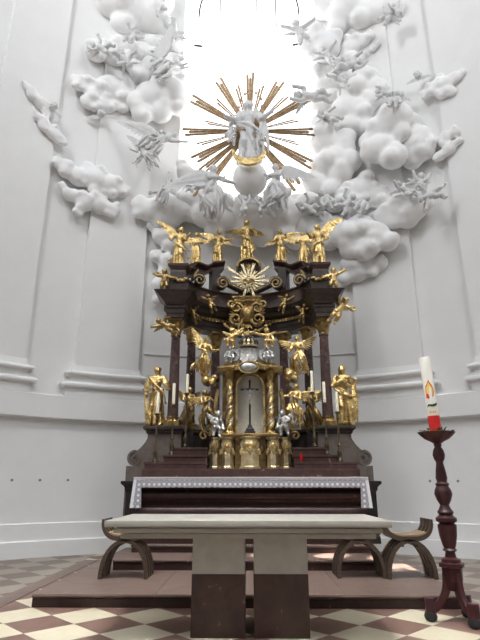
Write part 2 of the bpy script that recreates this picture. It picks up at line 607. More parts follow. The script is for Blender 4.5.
# ------------------------------------------------------------------ paschal candle stand
SX, SY = 2.075, 5.82
st = thing('candle_stand', (SX, SY, 0), 'tall dark red turned candle stand on a three-footed base at right', 'candle stand')
def zy(y): return at(445, y, SY).z
pr = [(.085, zy(563)), (.085, zy(559)), (.05, zy(557)), (.042, zy(552)), (.065, zy(550)), (.05, zy(548)), (.06, zy(545)), (.078, zy(536)), (.085, zy(528)), (.086, zy(525)),
      (.065, zy(523)), (.095, zy(521)), (.095, zy(518)), (.06, zy(515)), (.075, zy(512)), (.055, zy(509)), (.04, zy(505)), (.065, zy(500)), (.082, zy(494)), (.075, zy(490)),
      (.055, zy(486)), (.065, zy(484)), (.045, zy(482)), (.054, zy(478)), (.045, zy(470)), (.034, zy(464)), (.034, zy(462)), (.05, zy(459)), (.058, zy(455)), (.048, zy(450)),
      (.03, zy(447)), (.038, zy(445)), (.03, zy(443))]
MB().lathe((SX, SY, 0), [(r*1.12, z) for r, z in pr], 20).obj('shaft', M['red_wood'], st, angle=50)
g = MB()
zb_, zt_ = zy(443), zy(432.5)
rings = []
for (r, z) in [(.035, zb_-.01), (.07, zb_+.015), (.13, zb_+.045), (.175, zt_-.03), (.20, zt_), (.185, zt_+.004), (.15, zt_-.03), (.03, zt_-.045)]:
    rings.append([V((SX+r*(1+.05*math.cos(8*2*PI*k/48)*(r > .12))*math.cos(2*PI*k/48), SY+r*(1+.05*math.cos(8*2*PI*k/48)*(r > .12))*math.sin(2*PI*k/48), z)) for k in range(48)])
g.grid(rings)
g.obj('bowl', M['red_wood'], st)
g = MB()
zk0, zk1 = zy(575), zy(563)
g.lathe((SX, SY, 0), [(.075, zk0-.14), (.10, zk0-.05), (.105, zk1-.04), (.13, zk1-.035), (.13, zk1), (.10, zk1+.01)], 6)
g.obj('base_block', M['red_wood'], st, smooth=False)
feet = [at(431, 617, 5.86), at(475, 624, 5.585)]
feet = [V((p.x, p.y, 0)) for p in feet]
c = V((SX, SY, 0))
feet.append(c+(c-(feet[0]+feet[1])/2)*2.0)
for i, fpt in enumerate(feet):
    d = (fpt-c)
    L = d.length
    d = d/L
    side = V((-d.y, d.x, 0))
    pts = []
    for k in range(13):
        u = k/12
        r = .05+(L-.05)*(u**1.5)
        z = zk0+.02-(zk0-.10)*(1-(1-u)**1.9)
        pts.append(c+d*r+V((0, 0, z)))
    lg = MB().band(pts, side, [.105-.035*math.sin(PI*k/12) for k in range(13)], .06)
    lg.box(fpt+V((0, 0, .13)), (.085, .085, .17), Matrix.Rotation(math.atan2(d.y, d.x), 3, 'Z'))
    lo = lg.obj('leg', M['red_wood'], st, angle=45, bevel=.008)
    MB().lathe(fpt, [(.03, 0), (.055, .015), (.066, .045), (.055, .08), (.035, .09)], 16).obj('ball_foot', M['black_paint'], lo)
# wreath and paschal candle
random.seed(5)
cbx = at(432.5, 430, SY)
g = MB()
for i in range(150):
    a = random.uniform(0, 2*PI)
    p = V((SX+random.uniform(.075, .17)*math.cos(a), SY+random.uniform(.075, .17)*math.sin(a), zt_-.025+random.uniform(0, .05)))
    d = V((math.cos(a)+random.uniform(-.8, .8), math.sin(a)+random.uniform(-.8, .8), random.uniform(.1, .9)))
    g.leaf(p, d, V((random.uniform(-1, 1), random.uniform(-1, 1), 1)), random.uniform(.03, .05), .02, .004, -.2, 3)
g.tube([(SX+.12*math.cos(2*PI*k/24), SY+.12*math.sin(2*PI*k/24), zt_-.022) for k in range(25)], .012, 6)
tag(g.obj('wreath', M['leaf_green']), 'small green leaf wreath lying in the bowl around the big candle', 'wreath')
RC = .062
tilt = Matrix.Rotation(math.radians(-2.3), 3, 'Y')
CB = V((SX, SY, zt_-.035))
CT = at(422, 357, SY).z-CB.z
pc = thing('paschal_candle', CB, 'thick white candle with a flame emblem and red lower end, on the tall stand', 'candle')
def zc_(y): return at(429, y, SY).z-CB.z
def ringband(z0, z1, r, name, mat):
    return MB().lathe(CB, [(r-.004, z0), (r, z0+.001), (r, z1-.001), (r-.004, z1)], 32, tilt).obj(name, mat, pc)
g = MB()
g.lathe(CB, [(RC*.98, 0), (RC, .01), (RC, CT-.03), (RC*.93, CT-.008), (RC*.5, CT-.004), (.01, CT-.012)], 32, tilt)
g.obj('candle_body', M['wax_white'], pc)
ringband(.012, zc_(416), RC+.0025, 'red_band', M['red_wax'])
ringband(zc_(416)+.003, zc_(409), RC+.0015, 'number_band', M['wax'])
MB().tube([CB+tilt @ V((0, 0, CT-.02)), CB+tilt @ V((.004, 0, CT+.012))], .003, 6).obj('wick', M['iron'], pc)
# wrapped emblem pieces: outline given as (angle offset in metres along the girth, z)
def wrap(outline, name, mat, lift, parent=pc):
    g = MB()
    fa = math.radians(-90-19)
    def P(u, z, r):
        a = fa+u/RC
        return CB+tilt @ V((r*math.cos(a), r*math.sin(a), z))
    cu = sum(p[0] for p in outline)/len(outline)
    cz = sum(p[1] for p in outline)/len(outline)
    rings = []
    for k in (0, .5, 1):
        rings.append([P(cu+(u-cu)*k if k else cu+(u-cu)*.02, cz+(z-cz)*k if k else cz+(z-cz)*.02, RC+lift) for u, z in outline])
    rings.append([P(u, z, RC-.004) for u, z in outline])
    g.grid(rings)
    return g.obj(name, mat, parent)
ze0, ze1 = zc_(400), zc_(380.5)
h = ze1-ze0
def flame(s, k0=0.0):
    return [(u*s*.048, ze0+h*(k0+(.5-k0)+(v-.5)*s)) for u, v in ((0, 1.0), (.25, .86), (.75, .68), (1, .45), (.8, .22), (.35, .05), (-.3, .05), (-.85, .22), (-1, .45), (-.85, .66), (-.4, .8))]
wrap(flame(1.0), 'flame_emblem', M['red_wax'], .002)
wrap([(u-.002, z-.002) for u, z in flame(.86)], 'flame_emblem', M['orange_wax'], .0035)
wrap([(u-.001, z) for u, z in flame(.66)], 'flame_emblem', M['yellow_wax'], .005)
wrap([(u*.016+.004, ze0+h*v) for u, v in ((0, .66), (.7, .55), (1, .3), (.9, -.1), (.2, -.28), (-.8, -.1), (-.9, .3), (-.6, .5))], 'dove_emblem', M['wax_white'], .0065)
wrap([(-.030+u*.014, ze0+h*(.16+v*.16)) for u, v in ((-1, -.5), (1, -.8), (1, .6), (-.6, .9))], 'flame_emblem', M['red_wax'], .0065)
wrap([(u*1.25, zc_(406)+v*1.35) for u, v in ((-.045, -.012), (-.02, -.004), (0, -.01), (.03, -.006), (.05, .006), (.048, .022), (.03, .014), (0, .008), (-.03, .012))], 'green_wreath_band', M['green_wax'], .004)
for k in range(4):                         # the small raised year figures, too small to read
    u0 = -.026+k*.017
    zz = zc_(412.5)
    wrap([(u0-.004, zz-.013), (u0+.003, zz-.013), (u0+.004, zz+.004), (u0+.003, zz+.013), (u0-.004, zz+.012)], 'raised_figure', M['gold_ink'], .004)
# ------------------------------------------------------------------ high altar: mensa
AX = 0.012
MD = 8.95
mens = thing('altar_mensa', (AX, MD+.3, .40), 'dark red marble altar block with rounded mouldings, under the lace cloth', 'altar')
MH = 1.42
hw = 1.93
prof = [(MD+.06, .40), (MD+.06, .52), (MD+.10, .55), (MD+.16, .60), (MD+.17, .70)]
for k in range(9):
    a = -PI/2+PI*k/8
    prof.append((MD+.17-.09*math.cos(a), .86+.12*math.sin(a)))
prof += [(MD+.18, 1.0), (MD+.15, 1.04)]
for k in range(7):
    a = -PI/2+PI*k/6
    prof.append((MD+.13-.07*math.cos(a), 1.14+.07*math.sin(a)))
prof += [(MD+.11, 1.23), (MD+.02, 1.27), (MD+.0, 1.33), (MD, MH), (MD+.40, MH), (MD+.40, .40)]
g = MB()
g.grid([[V((AX+x, y, z)) for y, z in prof] for x in (-hw, hw)])
g.obj('body', M['deep_red'], mens, angle=35)
for s in (-1, 1):
    g = MB()
    cxp = AX+s*2.02
    g.stack(cxp, MD+.32, [(.10, .22, .40), (.10, .22, .50), (.085, .205, .53), (.085, .205, 1.20), (.11, .23, 1.24), (.11, .23, 1.27), (.13, .25, 1.30), (.17, .28, 1.335), (.17, .28, 1.375), (.10, .2, 1.38)])
    g.obj('side_pier', M['black_wood'], mens, smooth=False)
# altar cloth: top sheet with hanging lace border
def uvplane(o):
    me = o.data
    uv = me.uv_layers.new(name='UVMap')
    for l in me.loops:
        co = me.vertices[l.vertex_index].co
        uv.data[l.index].uv = (co.x, co.z-co.y)
cl = thing('altar_cloth', (AX, MD, MH), 'white cloth with a lace border hanging over the front edge of the high altar', 'altar cloth')
g = MB()
th = .012
g.box((AX, MD+.18, MH+.006+th/2), (2*hw+.06, .42, th))
g.obj('top_sheet', M['linen'], cl, smooth=False)
g = MB()
n = 60
yb = 1.30
rows = [(MH+.018, .012), (1.36, .016), (yb+.02, .016), (yb-.01, .014)]
def front(x0, x1, z0, z1, name, mat, y=MD-.014, scal=0.0, slant=0.0):
    g = MB()
    rings = []
    m = 80 if scal else 8
    for i in range(m+1):
        x = x0+(x1-x0)*i/m
        zz = z0-(scal*abs(math.sin((x-x0)/.085*PI)) if scal else 0)
        dx = 0
        rings.append([V((AX+x, y, z1)), V((AX+x+slant*(i/m if slant else 0), y-.004, zz)), V((AX+x+slant*(i/m if slant else 0), y+.004, zz)), V((AX+x, y+.008, z1))])
    g.grid(rings)
    o = g.obj(name, mat, cl, smooth=False)
    uvplane(o)
    return o
front(-hw-.03, hw+.03, 1.395, MH+.02, 'front_hem', M['linen'])
front(-hw+.10, hw-.10, 1.285, 1.397, 'lace_border', M['lace'], scal=.02)
for s in (-1, 1):
    g = MB()
    o1, o2, i2, i1 = (s*(hw+.03), 1.40), (s*(hw+.07), .95), (s*(hw-.12), .95), (s*(hw-.10), 1.40)
    def q(p, y): return V((AX+p[0], y, p[1]))
    m2 = (s*(hw-.02), 1.40); m3 = (s*(hw+.02), .95)
    g.grid([[q(m2, MD-.016), q(i1, MD-.016), q(i1, MD-.008), q(m2, MD-.008)], [q(m3, MD-.022), q(i2, MD-.022), q(i2, MD-.014), q(m3, MD-.014)]])
    uvplane(g.obj('lace_border', M['lace'], cl, smooth=False))
    g = MB()
    g.grid([[q(o1, MD-.018), q(m2, MD-.018), q(m2, MD-.008), q(o1, MD-.008)], [q(o2, MD-.024), q(m3, MD-.024), q(m3, MD-.014), q(o2, MD-.014)]])
    g.obj('side_hem', M['linen'], cl, smooth=False)

# ------------------------------------------------------------------ gradines (candle shelves) and scroll pedestals
RB = 9.36
rb = MB()
rb.stack(AX, RB+.15, [(1.92, .145, .41), (1.92, .145, zat(470, RB)), (1.91, .14, zat(468.5, RB))])
tag(rb.obj('retable_plinth', M['red_marble'], smooth=False), 'long low red marble plinth behind the altar cloth, below tabernacle and candlesticks', 'plinth')
zt0 = zat(468.5, RB)
GL = {}
for s, side in ((-1, 'left'), (1, 'right')):
    t = thing('candle_gradine', (AX+s*1.1, RB+.1, zt0), 'stepped red marble shelf with three candlesticks, %s of the tabernacle' % side, 'shelf')
    prev = zt0
    for i, (xo, yt, dd) in enumerate(((1.88, 462, .02), (1.56, 455, .11), (1.40, 447.5, .20))):
        D = RB+dd
        z1 = zat(yt, D)
        g = MB()
        x0, x1 = .78, xo
        hd = (9.655-D)/2
        g.stack(AX+s*(x0+x1)/2, D+hd, [((x1-x0)/2, hd, prev-.002*(i > 0)), ((x1-x0)/2, hd, z1-.045), ((x1-x0)/2+.015, hd+.012, z1-.035), ((x1-x0)/2+.015, hd+.012, z1-.006), ((x1-x0)/2+.01, hd+.01, z1)])
        g.obj('shelf_step', M['red_marble'], t, smooth=False)
        prev = z1
        GL[(s, i)] = (D, z1)
    # side pedestal with scroll
    D = 9.73
    P0, P1 = at(249.5+s*106, 428, D), at(249.5+s*64, 428, D)
    px0, px1 = sorted((P0.x, P1.x))
    pz = zat(425.5, D)
    t = thing('scroll_pedestal', ((px0+px1)/2, D+.3, zt0), 'dark marble pedestal with an outward scroll under the %s gilded saint' % side, 'pedestal')
    w = (px1-px0)/2
    cx = (px0+px1)/2
    g = MB()
    g.stack(cx, D+.28, [(w-.08, .24, .40), (w-.08, .24, pz-.14)])
    g.obj('die', M['grey_marble'], t, smooth=False)
    g = MB()
    g.stack(cx, D+.28, [(w-.07, .25, pz-.15), (w-.05, .27, pz-.12), (w-.05, .27, pz-.10), (w, .32, pz-.06), (w, .32, pz-.02), (w-.02, .30, pz)])
    g.obj('cornice', M['brown_marble'], t, smooth=False)
    g = MB()
    xe = cx+s*(w-.09)
    bx = at(249.5+s*123, 470, D).x
    zsc = zat(458, D)
    rs = .14
    sc = V((at(249.5+s*115, 456, D).x, D+.28, zsc))
    out = [(xe-s*.05, pz-.16), (xe, pz-.16)]
    for k in range(9):
        u = k/8
        out.append((xe+s*((abs(sc.x-xe)+.05)*u**1.7), pz-.16-(pz-.16-zsc-rs*.5)*u))
    out += [(sc.x+s*.06, zsc-rs*.5), (sc.x+s*.02, zsc-rs), (xe-s*.05, zsc-rs)]
    g.prism([(u, v) for u, v in out], (0, D+.06, 0), (1, 0, 0), (0, 0, 1), (0, .44, 0))
    g.obj('side_volute', M['grey_marble'], t, angle=45)
    g = MB()
    pts = []
    for k in range(37):
        a = 2*PI*1.55*k/36
        r = rs*(1-.8*k/36)
        pts.append(sc+V((s*(r*math.sin(a)), 0, r*math.cos(a)-.01)))
    g.band(pts, (0, 1, 0), .045, .50)
    g.lathe(sc-V((0, .225, .01)), [(.10, 0), (.10, .45)], 16, Matrix.Rotation(-PI/2, 3, 'X'))
    g.obj('scroll', M['grey_marble'], t, angle=45)
    g = MB()
    xa, xb = sorted((bx, cx+s*(w-.3)))
    g.stack((xa+xb)/2, D+.28, [((xb-xa)/2, .33, .40), ((xb-xa)/2, .33, zat(466, D)), ((xb-xa)/2-.03, .30, zsc-rs-.005)])
    g.obj('plinth', M['grey_marble'], t, smooth=False)
    GL[('ped', s)] = V((cx, D+.22, pz))

# stylobate carrying the columns
CE = (AX, 9.90)            # centre of the colonnade ellipse
EA, EB = 1.50, 1.16
def ell(t, o=0.0):         # t degrees, 0 = right, 90 = back; o towards the viewer side (inwards)
    a = math.radians(t)
    p = (CE[0]+EA*math.cos(a), CE[1]+EB*math.sin(a))
    n = V((-math.cos(a)/EA, -math.sin(a)/EB)).normalized()
    return (p[0]+n.x*o, p[1]+n.y*o), (n.x, n.y)
g = MB()
zc0 = GL[('ped', 1)].z
path = [ell(t) for t in range(30, 151, 5)]
g.sweep([(.20, .40), (.20, zc0-.10), (.24, zc0-.06), (.24, zc0), (-.26, zc0), (-.26, .40)], path)
tag(g.obj('stylobate', M['brown_marble'], angle=30), 'dark curved marble base wall carrying the six columns behind the tabernacle', 'base wall')

# columns
ZCAP0, ZCAP1 = zat(335, 9.9), zat(321, 9.9)
def column(t, lab):
    (x, y), n = ell(t)
    th = thing('altar_column', (x, y, zc0), lab, 'column', 'marble columns of the high altar')
    R = math.atan2(n[1], n[0])+PI/2
    g = MB()
    g.stack(x, y, [(.15, .15, zc0), (.15, .15, zc0+.07)], R)
    g.lathe((x, y, zc0+.07), [(.14, 0), (.15, .025), (.14, .05), (.115, .06), (.11, .08), (.125, .095), (.125, .115), (.105, .13)], 24)
    b = g.obj('column_base', M['old_gold'], th)
    b['label'] = 'gilded column base'
    g = MB()
    h = ZCAP0-zc0-.19
    g.lathe((x, y, zc0+.19), [(.112, 0), (.106, .03)]+[(.105-.018*(u**1.6), .03+(h-.06)*u) for u in [k/10 for k in range(1, 11)]]+[(.098, h-.02), (.098, h)], 28)
    g.obj('shaft', M['column_marble'], th)
    g = MB()
    H = ZCAP1-ZCAP0
    g.lathe((x, y, ZCAP0), [(.088, 0), (.10, .015), (.092, .03), (.10, H*.5), (.13, H*.88), (.12, H*.9)], 20)
    for row, (z0, L, k0) in enumerate(((.03, H*.5, 0), (.08, H*.72, .5))):
        for k in range(8):
            a = 2*PI*(k+k0)/8
            d = V((math.cos(a), math.sin(a), 0))
            g.leaf(V((x, y, ZCAP0+z0))+d*.092, V((0, 0, 1))+d*.12, d, L, .075, .022, .32, 6)
    for k in range(4):
        a = R+PI/4+k*PI/2
        d = V((math.cos(a), math.sin(a), 0))
        w = V((-d.y, d.x, 0))
        pts = [V((x, y, ZCAP0+H*.78))+d*.16+d*(.034*(1-j/18)*math.cos(2*PI*1.3*j/18))+V((0, 0, .034*(1-j/18)*math.sin(2*PI*1.3*j/18))) for j in range(19)]
        g.band(pts, w, .013, .05)
    g.obj('capital', M['old_gold'], th, angle=60)['label'] = 'gilded leafy capital'
    g = MB()
    g.stack(x, y, [(.13, .13, ZCAP1-.02), (.15, .15, ZCAP1), (.15, .15, ZCAP1+.03)], R)
    g.obj('abacus', M['old_gold'], th, smooth=False)
TCOL = [180-2, 180-34, 180-60]
names = ['outermost', 'second', 'innermost']
for i, t in enumerate(TCOL):
    column(t, '%s reddish marble column with gilded capital, left half of the high altar' % names[i])
    column(180-t, '%s reddish marble column with gilded capital, right half of the high altar' % names[i])

# entablature
ent = thing('entablature', (AX, CE[1]+EB, ZCAP1+.03), 'dark curved marble entablature resting on the six altar columns', 'entablature')
Z0 = ZCAP1+.03
Z1 = zat(303, 9.7)
Z2 = zat(288.5, 9.5)
path = [ell(t) for t in range(6, 175, 3)]
g = MB()
g.sweep([(.13, Z0), (.13, Z0+.10), (.15, Z0+.10), (.15, Z0+.19), (.17, Z0+.21), (.17, Z0+.24), (-.2, Z0+.24), (-.2, Z0)], path)
g.obj('architrave', M['brown_marble'], ent, angle=30)
g = MB()
g.sweep([(.12, Z0+.23), (.12, Z1), (-.2, Z1), (-.2, Z0+.23)], path)
g.obj('frieze', M['brown_marble'], ent, angle=30)
g = MB()
g.sweep([(.12, Z1-.03), (.16, Z1), (.20, Z1+.05), (.22, Z1+.06), (.26, Z1+.14), (.31, Z1+.17), (.31, Z2-.06), (.34, Z2-.04), (.37, Z2-.01), (.37, Z2), (-.3, Z2), (-.3, Z1-.03)], path)
g.obj('cornice', M['brown_marble'], ent, angle=30)
for k in range(44):                       # dentil blocks under the cornice
    t = 14+k*152/43
    (x, y), n = ell(t, .165)
    g = MB()
    g.stack(x, y, [(.026, .045, Z1-.075), (.026, .045, Z1-.015)], math.atan2(n[1], n[0])+PI/2)
    g.obj('modillion', M['old_gold'], ent, smooth=False)
for s in (-1, 1):
    x, y = AX+s*EA, CE[1]
    g = MB()
    g.stack(x, y, [(.17, .19, Z0), (.17, .19, Z0+.08), (.185, .205, Z0+.09), (.185, .205, Z0+.17), (.215, .235, Z0+.20), (.215, .235, Z0+.235), (.16, .18, Z0+.25), (.16, .18, Z1-.05), (.2, .22, Z1-.02), (.22, .24, Z1+.03), (.30, .32, Z1+.12), (.345, .365, Z1+.17), (.345, .365, Z2-.06), (.36, .38, Z2-.05), (.41, .42, Z2-.01), (.41, .42, Z2)])
    g.obj('corner_block', M['brown_marble'], ent, smooth=False)
    g = MB()
    for k in range(5):
        d = V((math.sin((k-2)*.5), 0, math.cos((k-2)*.5)))
        g.leaf((x, y-.185, Z0+.28), d, (0, -1, 0), .15, .06, .03, .1)
    for k in (-1, 1):
        g.leaf((x+k*.02, y-.185, Z0+.29), (k, 0, .15), (0, -1, 0), .15, .05, .03, .1)
    g.ell((x, y-.19, Z0+.29), (.03, .025, .03))
    g.obj('leaf_ornament', M['old_gold'], ent)

# attic: corner pedestals, curved gables with scrolls
ATT = {}
for s, side in ((-1, 'left'), (1, 'right')):
    t = thing('attic_gable', (AX+s*EA, CE[1], Z2), 'dark marble curved gable with scrolls on the %s half of the entablature' % side, 'gable')
    x, y = AX+s*EA*.985, CE[1]+.02
    zp = zat(260, 9.6)
    g = MB()
    g.stack(x, y, [(.22, .21, Z2), (.22, .21, Z2+.22), (.19, .18, Z2+.26), (.16, .16, zp-.18), (.15, .15, zp-.13)])
    g.obj('corner_pedestal', M['brown_marble'], t, smooth=False)
    g = MB()
    g.stack(x, y, [(.15, .15, zp-.14), (.16, .16, zp-.12), (.19, .18, zp-.08), (.215, .20, zp-.05), (.215, .20, zp)])
    g.obj('pedestal_cornice', M['red_marble'], t, smooth=False)
    ATT[('ped', s)] = V((x, y, zp))
    # low reddish attic wall following the curve
    tt = [180-a for a in range(8, 86, 2)]
    if s > 0: tt = [180-a for a in tt]
    pth = [ell(a, .0) for a in tt]
    if s > 0: pass
    zw = [Z2+.46-.06*(i/(len(tt)-1)) for i in range(len(tt))]
    g = MB()
    rings = []
    for (p, nn), z in zip(pth, zw):
        def q(o, zz): return V((p[0]+nn[0]*o, p[1]+nn[1]*o, zz))
        rings.append([q(.15, Z2-.01), q(.15, z-.05), q(.19, z-.03), q(.19, z), q(-.1, z), q(-.1, Z2-.01)])
    g.grid(rings)
    g.obj('attic_wall', M['attic_marble'], t, angle=40)
    # descending link from the pedestal and the concave gable cornice
    def gable(pts, th, name, mat):        # pts: (angle from end, z)
        g = MB()
        rings = []
        m = 20
        for i in range(m+1):
            u = i/m*(len(pts)-1)
            k = min(int(u), len(pts)-2)
            f = u-k
            f2 = f*f*(3-2*f)
            a = pts[k][0]+(pts[k+1][0]-pts[k][0])*f
            z = pts[k][1]+(pts[k+1][1]-pts[k][1])*f2
            (p, nn) = ell(180-a if s < 0 else a)
            def q(o, zz): return V((p[0]+nn[0]*o, p[1]+nn[1]*o, zz))
            rings.append([q(.10, z-th), q(.10, z-th*.6), q(.14, z-th*.5), q(.20, z-th*.2), q(.20, z), q(-.16, z), q(-.16, z-th)])
        g.grid(rings)
        return g.obj(name, mat, t, angle=40)
    za = zat(265, 10.0)
    gable([(9, zp-.02), (20, zat(266, 10.2)), (32, zat(268, 10.4))], .17, 'link_cornice', M['red_marble'])
    zg = [(30, zat(261.5, 10.4)), (37, zat(263, 10.5)), (45, zat(265, 10.6)), (56, zat(261, 10.7)), (66, zat(260.5, 10.8))]
    gable(zg, .19, 'gable_cornice', M['red_marble'])
    # inner jamb
    g = MB()
    (p, nn) = ell(180-58 if s < 0 else 58)
    R = math.atan2(nn[1], nn[0])+PI/2
    g.stack(p[0], p[1], [(.12, .13, Z2+.05), (.12, .13, Z2+.25), (.10, .11, Z2+.28), (.10, .11, zg[3][1]-.14)], R)
    g.obj('jamb', M['brown_marble'], t, smooth=False)
    # two spiral scrolls
    for (px, py, D, r0, dirn, turns) in ((199, 281, 10.25, .135, 1, 1.6), (222, 284, 10.55, .15, -1, 1.9)):
        xx = 249.5+(px-249.5)*(-s)
        c = at(xx, py, D)
        (p, nn) = ell(180-35 if s < 0 else 35)
        n3 = V((nn[0]*.45, -1, 0)).normalized()
        tx = V((n3.y, -n3.x, 0))
        if tx.x*s > 0: tx = -tx              # points to the middle
        pts = []
        for k in range(48):
            u = k/47
            a = 2*PI*turns*u
            r = r0*(1-.82*u)
            pts.append(c+tx*(dirn*-1*r*math.cos(a))+V((0, 0, r*math.sin(a))))
        tail = [pts[0]+V((0, 0, -.02))+tx*(dirn*.0), ]
        if dirn > 0:
            lead = [pts[0]+V((0, 0, .22-.22*j/6))+tx*(.10*(1-j/6)**2) for j in range(6)]
        else:
            lead = [pts[0]-V((0, 0, .12*(1-j/5)))+tx*(.34*(1-j/5)) for j in range(5)]
        g = MB()
        g.band(lead+pts, n3, [.075]*len(lead)+[.075-.04*k/47 for k in range(48)], .16)
        g.obj('scroll', M['brown_marble'], t, angle=50)
        g = MB()
        g.band([q+n3*.082 for q in lead+pts], n3, .018, .02)
        g.obj('gilt_edge', M['old_gold'], t, angle=60)
    # gilded garland on the corner pedestal
    g = MB()
    for k in range(7):
        g.ell((x-s*.06+(k-3)*.045, y-.22, Z2+.30-.05*math.cos((k-3)*.5)+(.03 if k % 2 else 0)), (.04, .035, .04))
    g.obj('garland', M['old_gold'], t, vox=.014, sm=1)

# central arched pediment with the gilded sunburst in front
CD = CE[1]+EB-.12
g = MB()
out = []
pc0 = at(248.5, 272, CD)
ra = .245
out.append((-ra, Z2-pc0.z-.05))
for k in range(17):
    a = PI-PI*k/16
    out.append((ra*math.cos(a), .10+ra*.8*math.sin(a)))
out.append((ra, Z2-pc0.z-.05))
ped = thing('arched_pediment', (pc0.x, CD, Z2), 'small arched marble pediment under the central gilded angel', 'pediment')
g.prism(out, (pc0.x, CD, pc0.z), (1, 0, 0), (0, 0, 1), (0, .3, 0))
g.obj('pediment_block', M['brown_marble'], ped, angle=40)
g = MB()
pts = [V((pc0.x+(ra+.02)*math.cos(PI-PI*k/20), CD+.08, pc0.z+.10+(ra*.8+.02)*math.sin(PI-PI*k/20))) for k in range(21)]
g.band(pts, (0, 1, 0), .05, .36)
g.obj('arch_moulding', M['old_gold'], ped, angle=50)
g = MB()
for k in range(7):
    a = PI*(k+.5)/7
    g.leaf((pc0.x, CD-.01, pc0.z+.06), (math.cos(a), 0, math.sin(a)), (0, -1, 0), .17, .06, .03)
g.obj('shell', M['old_gold'], ped)
PEDTOP = V((pc0.x, CD+.1, pc0.z+.10+ra*.8+.04))

SB = at(248.5, 281, CD-.15)
sun = thing('gilded_sunburst', SB, 'pale gilded starburst of rays around a dove, centre of the entablature', 'sunburst')
random.seed(3)
for k in range(20):
    a = 2*PI*(k+.0)/20+.02
    L = (.62 if k % 2 == 0 else .42)*(1 if math.sin(a) > -.3 else .7)
    if math.sin(a) > .75: L *= .75
    d = V((math.cos(a), 0, math.sin(a)))
    n = V((-d.z, 0, d.x))
    g = MB()
    g.prism([(.07, -.014), (L, -.032), (L-.05, 0), (L, .032), (.07, .014)], SB+V((0, -.012, 0)), d, n, (0, .035, 0))
    g.obj('ray', M['pale_gold'], sun, smooth=False)
g = MB()
g.lathe(SB+V((0, -.02, 0)), [(.02, -.05), (.10, -.03), (.13, 0), (.12, .04), (.02, .05)], 24, Matrix.Rotation(PI/2, 3, 'X'))
g.obj('glory_disc', M['gold'], sun)
g = MB()
g.ell(SB+V((0, -.10, -.02)), (.045, .05, .09))
g.ell(SB+V((0, -.13, .07)), (.03, .035, .032))
g.cap(SB+V((0, -.15, .07)), .012, SB+V((0, -.19, .06)), .004)
for s in (-1, 1):
    for j in range(6):
        a = .25+j*.16
        g.leaf(SB+V((s*.03, -.09, .02)), (s*math.cos(a), 0, math.sin(a)-.25), (0, -1, 0), .17-.01*j, .05, .02)
for j in range(5):
    g.leaf(SB+V((0, -.08, -.07)), ((j-2)*.25, 0, -1), (0, -1, 0), .12, .045, .02)
g.obj('dove', M['pale_gold'], sun)

# gilded cartouche hanging from the middle of the entablature
KD = CE[1]+EB-.56
kc = at(247, 314, KD)
k_ = thing('gilded_cartouche', at(247, 338, KD), 'gilded cartouche of scrolls, shells and leaves hanging above the tabernacle', 'cartouche')
u = mpp(247, 314, KD)
g = MB()
g.stack(kc.x, KD+.1, [(u*9, .12, kc.z+u*10), (u*13, .17, kc.z+u*13), (u*13, .17, kc.z+u*14.5), (u*15, .19, kc.z+u*17), (u*15, .19, kc.z+u*18), (u*10, .12, kc.z+u*19)])
g.obj('bracket_shelf', M['old_gold'], k_, smooth=False)
g = MB()
g.ell(kc+V((0, -.05, -.02)), (u*8, .10, u*10))
g.ell(kc+V((0, -.11, -.02)), (u*5.5, .07, u*7))
g.obj('shield', M['old_gold'], k_)
for s in (-1, 1):
    for (ox, oz, r0, tn, fl) in ((10, 5, 6, 1.4, 1), (11, -6, 7, 1.5, -1), (16, 9, 4, 1.2, 1)):
        c = kc+V((s*u*ox, -.03, u*oz))
        pts = [c+V((-s*u*r0*(1-.8*k/30)*math.cos(2*PI*tn*k/30), 0, fl*u*r0*(1-.8*k/30)*math.sin(2*PI*tn*k/30))) for k in range(31)]
        g = MB()
        g.band(pts, (0, 1, 0), [.05-.03*k/30 for k in range(31)], .14)
        g.obj('scroll', M['old_gold'], k_, angle=50)
random.seed(9)
for j in range(22):
    g = MB()
    a = random.uniform(0, 2*PI)
    rr = random.uniform(6, 15)*u
    p = kc+V((rr*math.cos(a)*1.1, -.04, rr*math.sin(a)*1.05-u*3))
    d = V((math.cos(a)+random.uniform(-.5, .5), random.uniform(-.5, -.1), math.sin(a)+random.uniform(-.5, .5)))
    for q in (-.5, 0, .5):
        g.leaf(p, d+V((q*-d.z, 0, q*d.x)), (0, -1, .2), u*random.uniform(6, 9), u*3, .025, .35, 5)
    g.obj('acanthus_leaf', M['old_gold' if j % 3 else 'gold'], k_)
g = MB()
pts = [kc+V((u*(-22+44*k/20), -.06, -u*(12+9*math.sin(PI*k/20)))) for k in range(21)]
g.tube(pts, [.022+.03*math.sin(PI*k/20)**2 for k in range(21)], 10)
for j in range(26):
    q = random.choice(pts)
    g.ell(q+V((random.uniform(-.02, .02), -.03, random.uniform(-.03, .03))), (.03, .03, .03), seg=8, rows=6)
g.obj('garland', M['old_gold'], k_, vox=.012, sm=1)

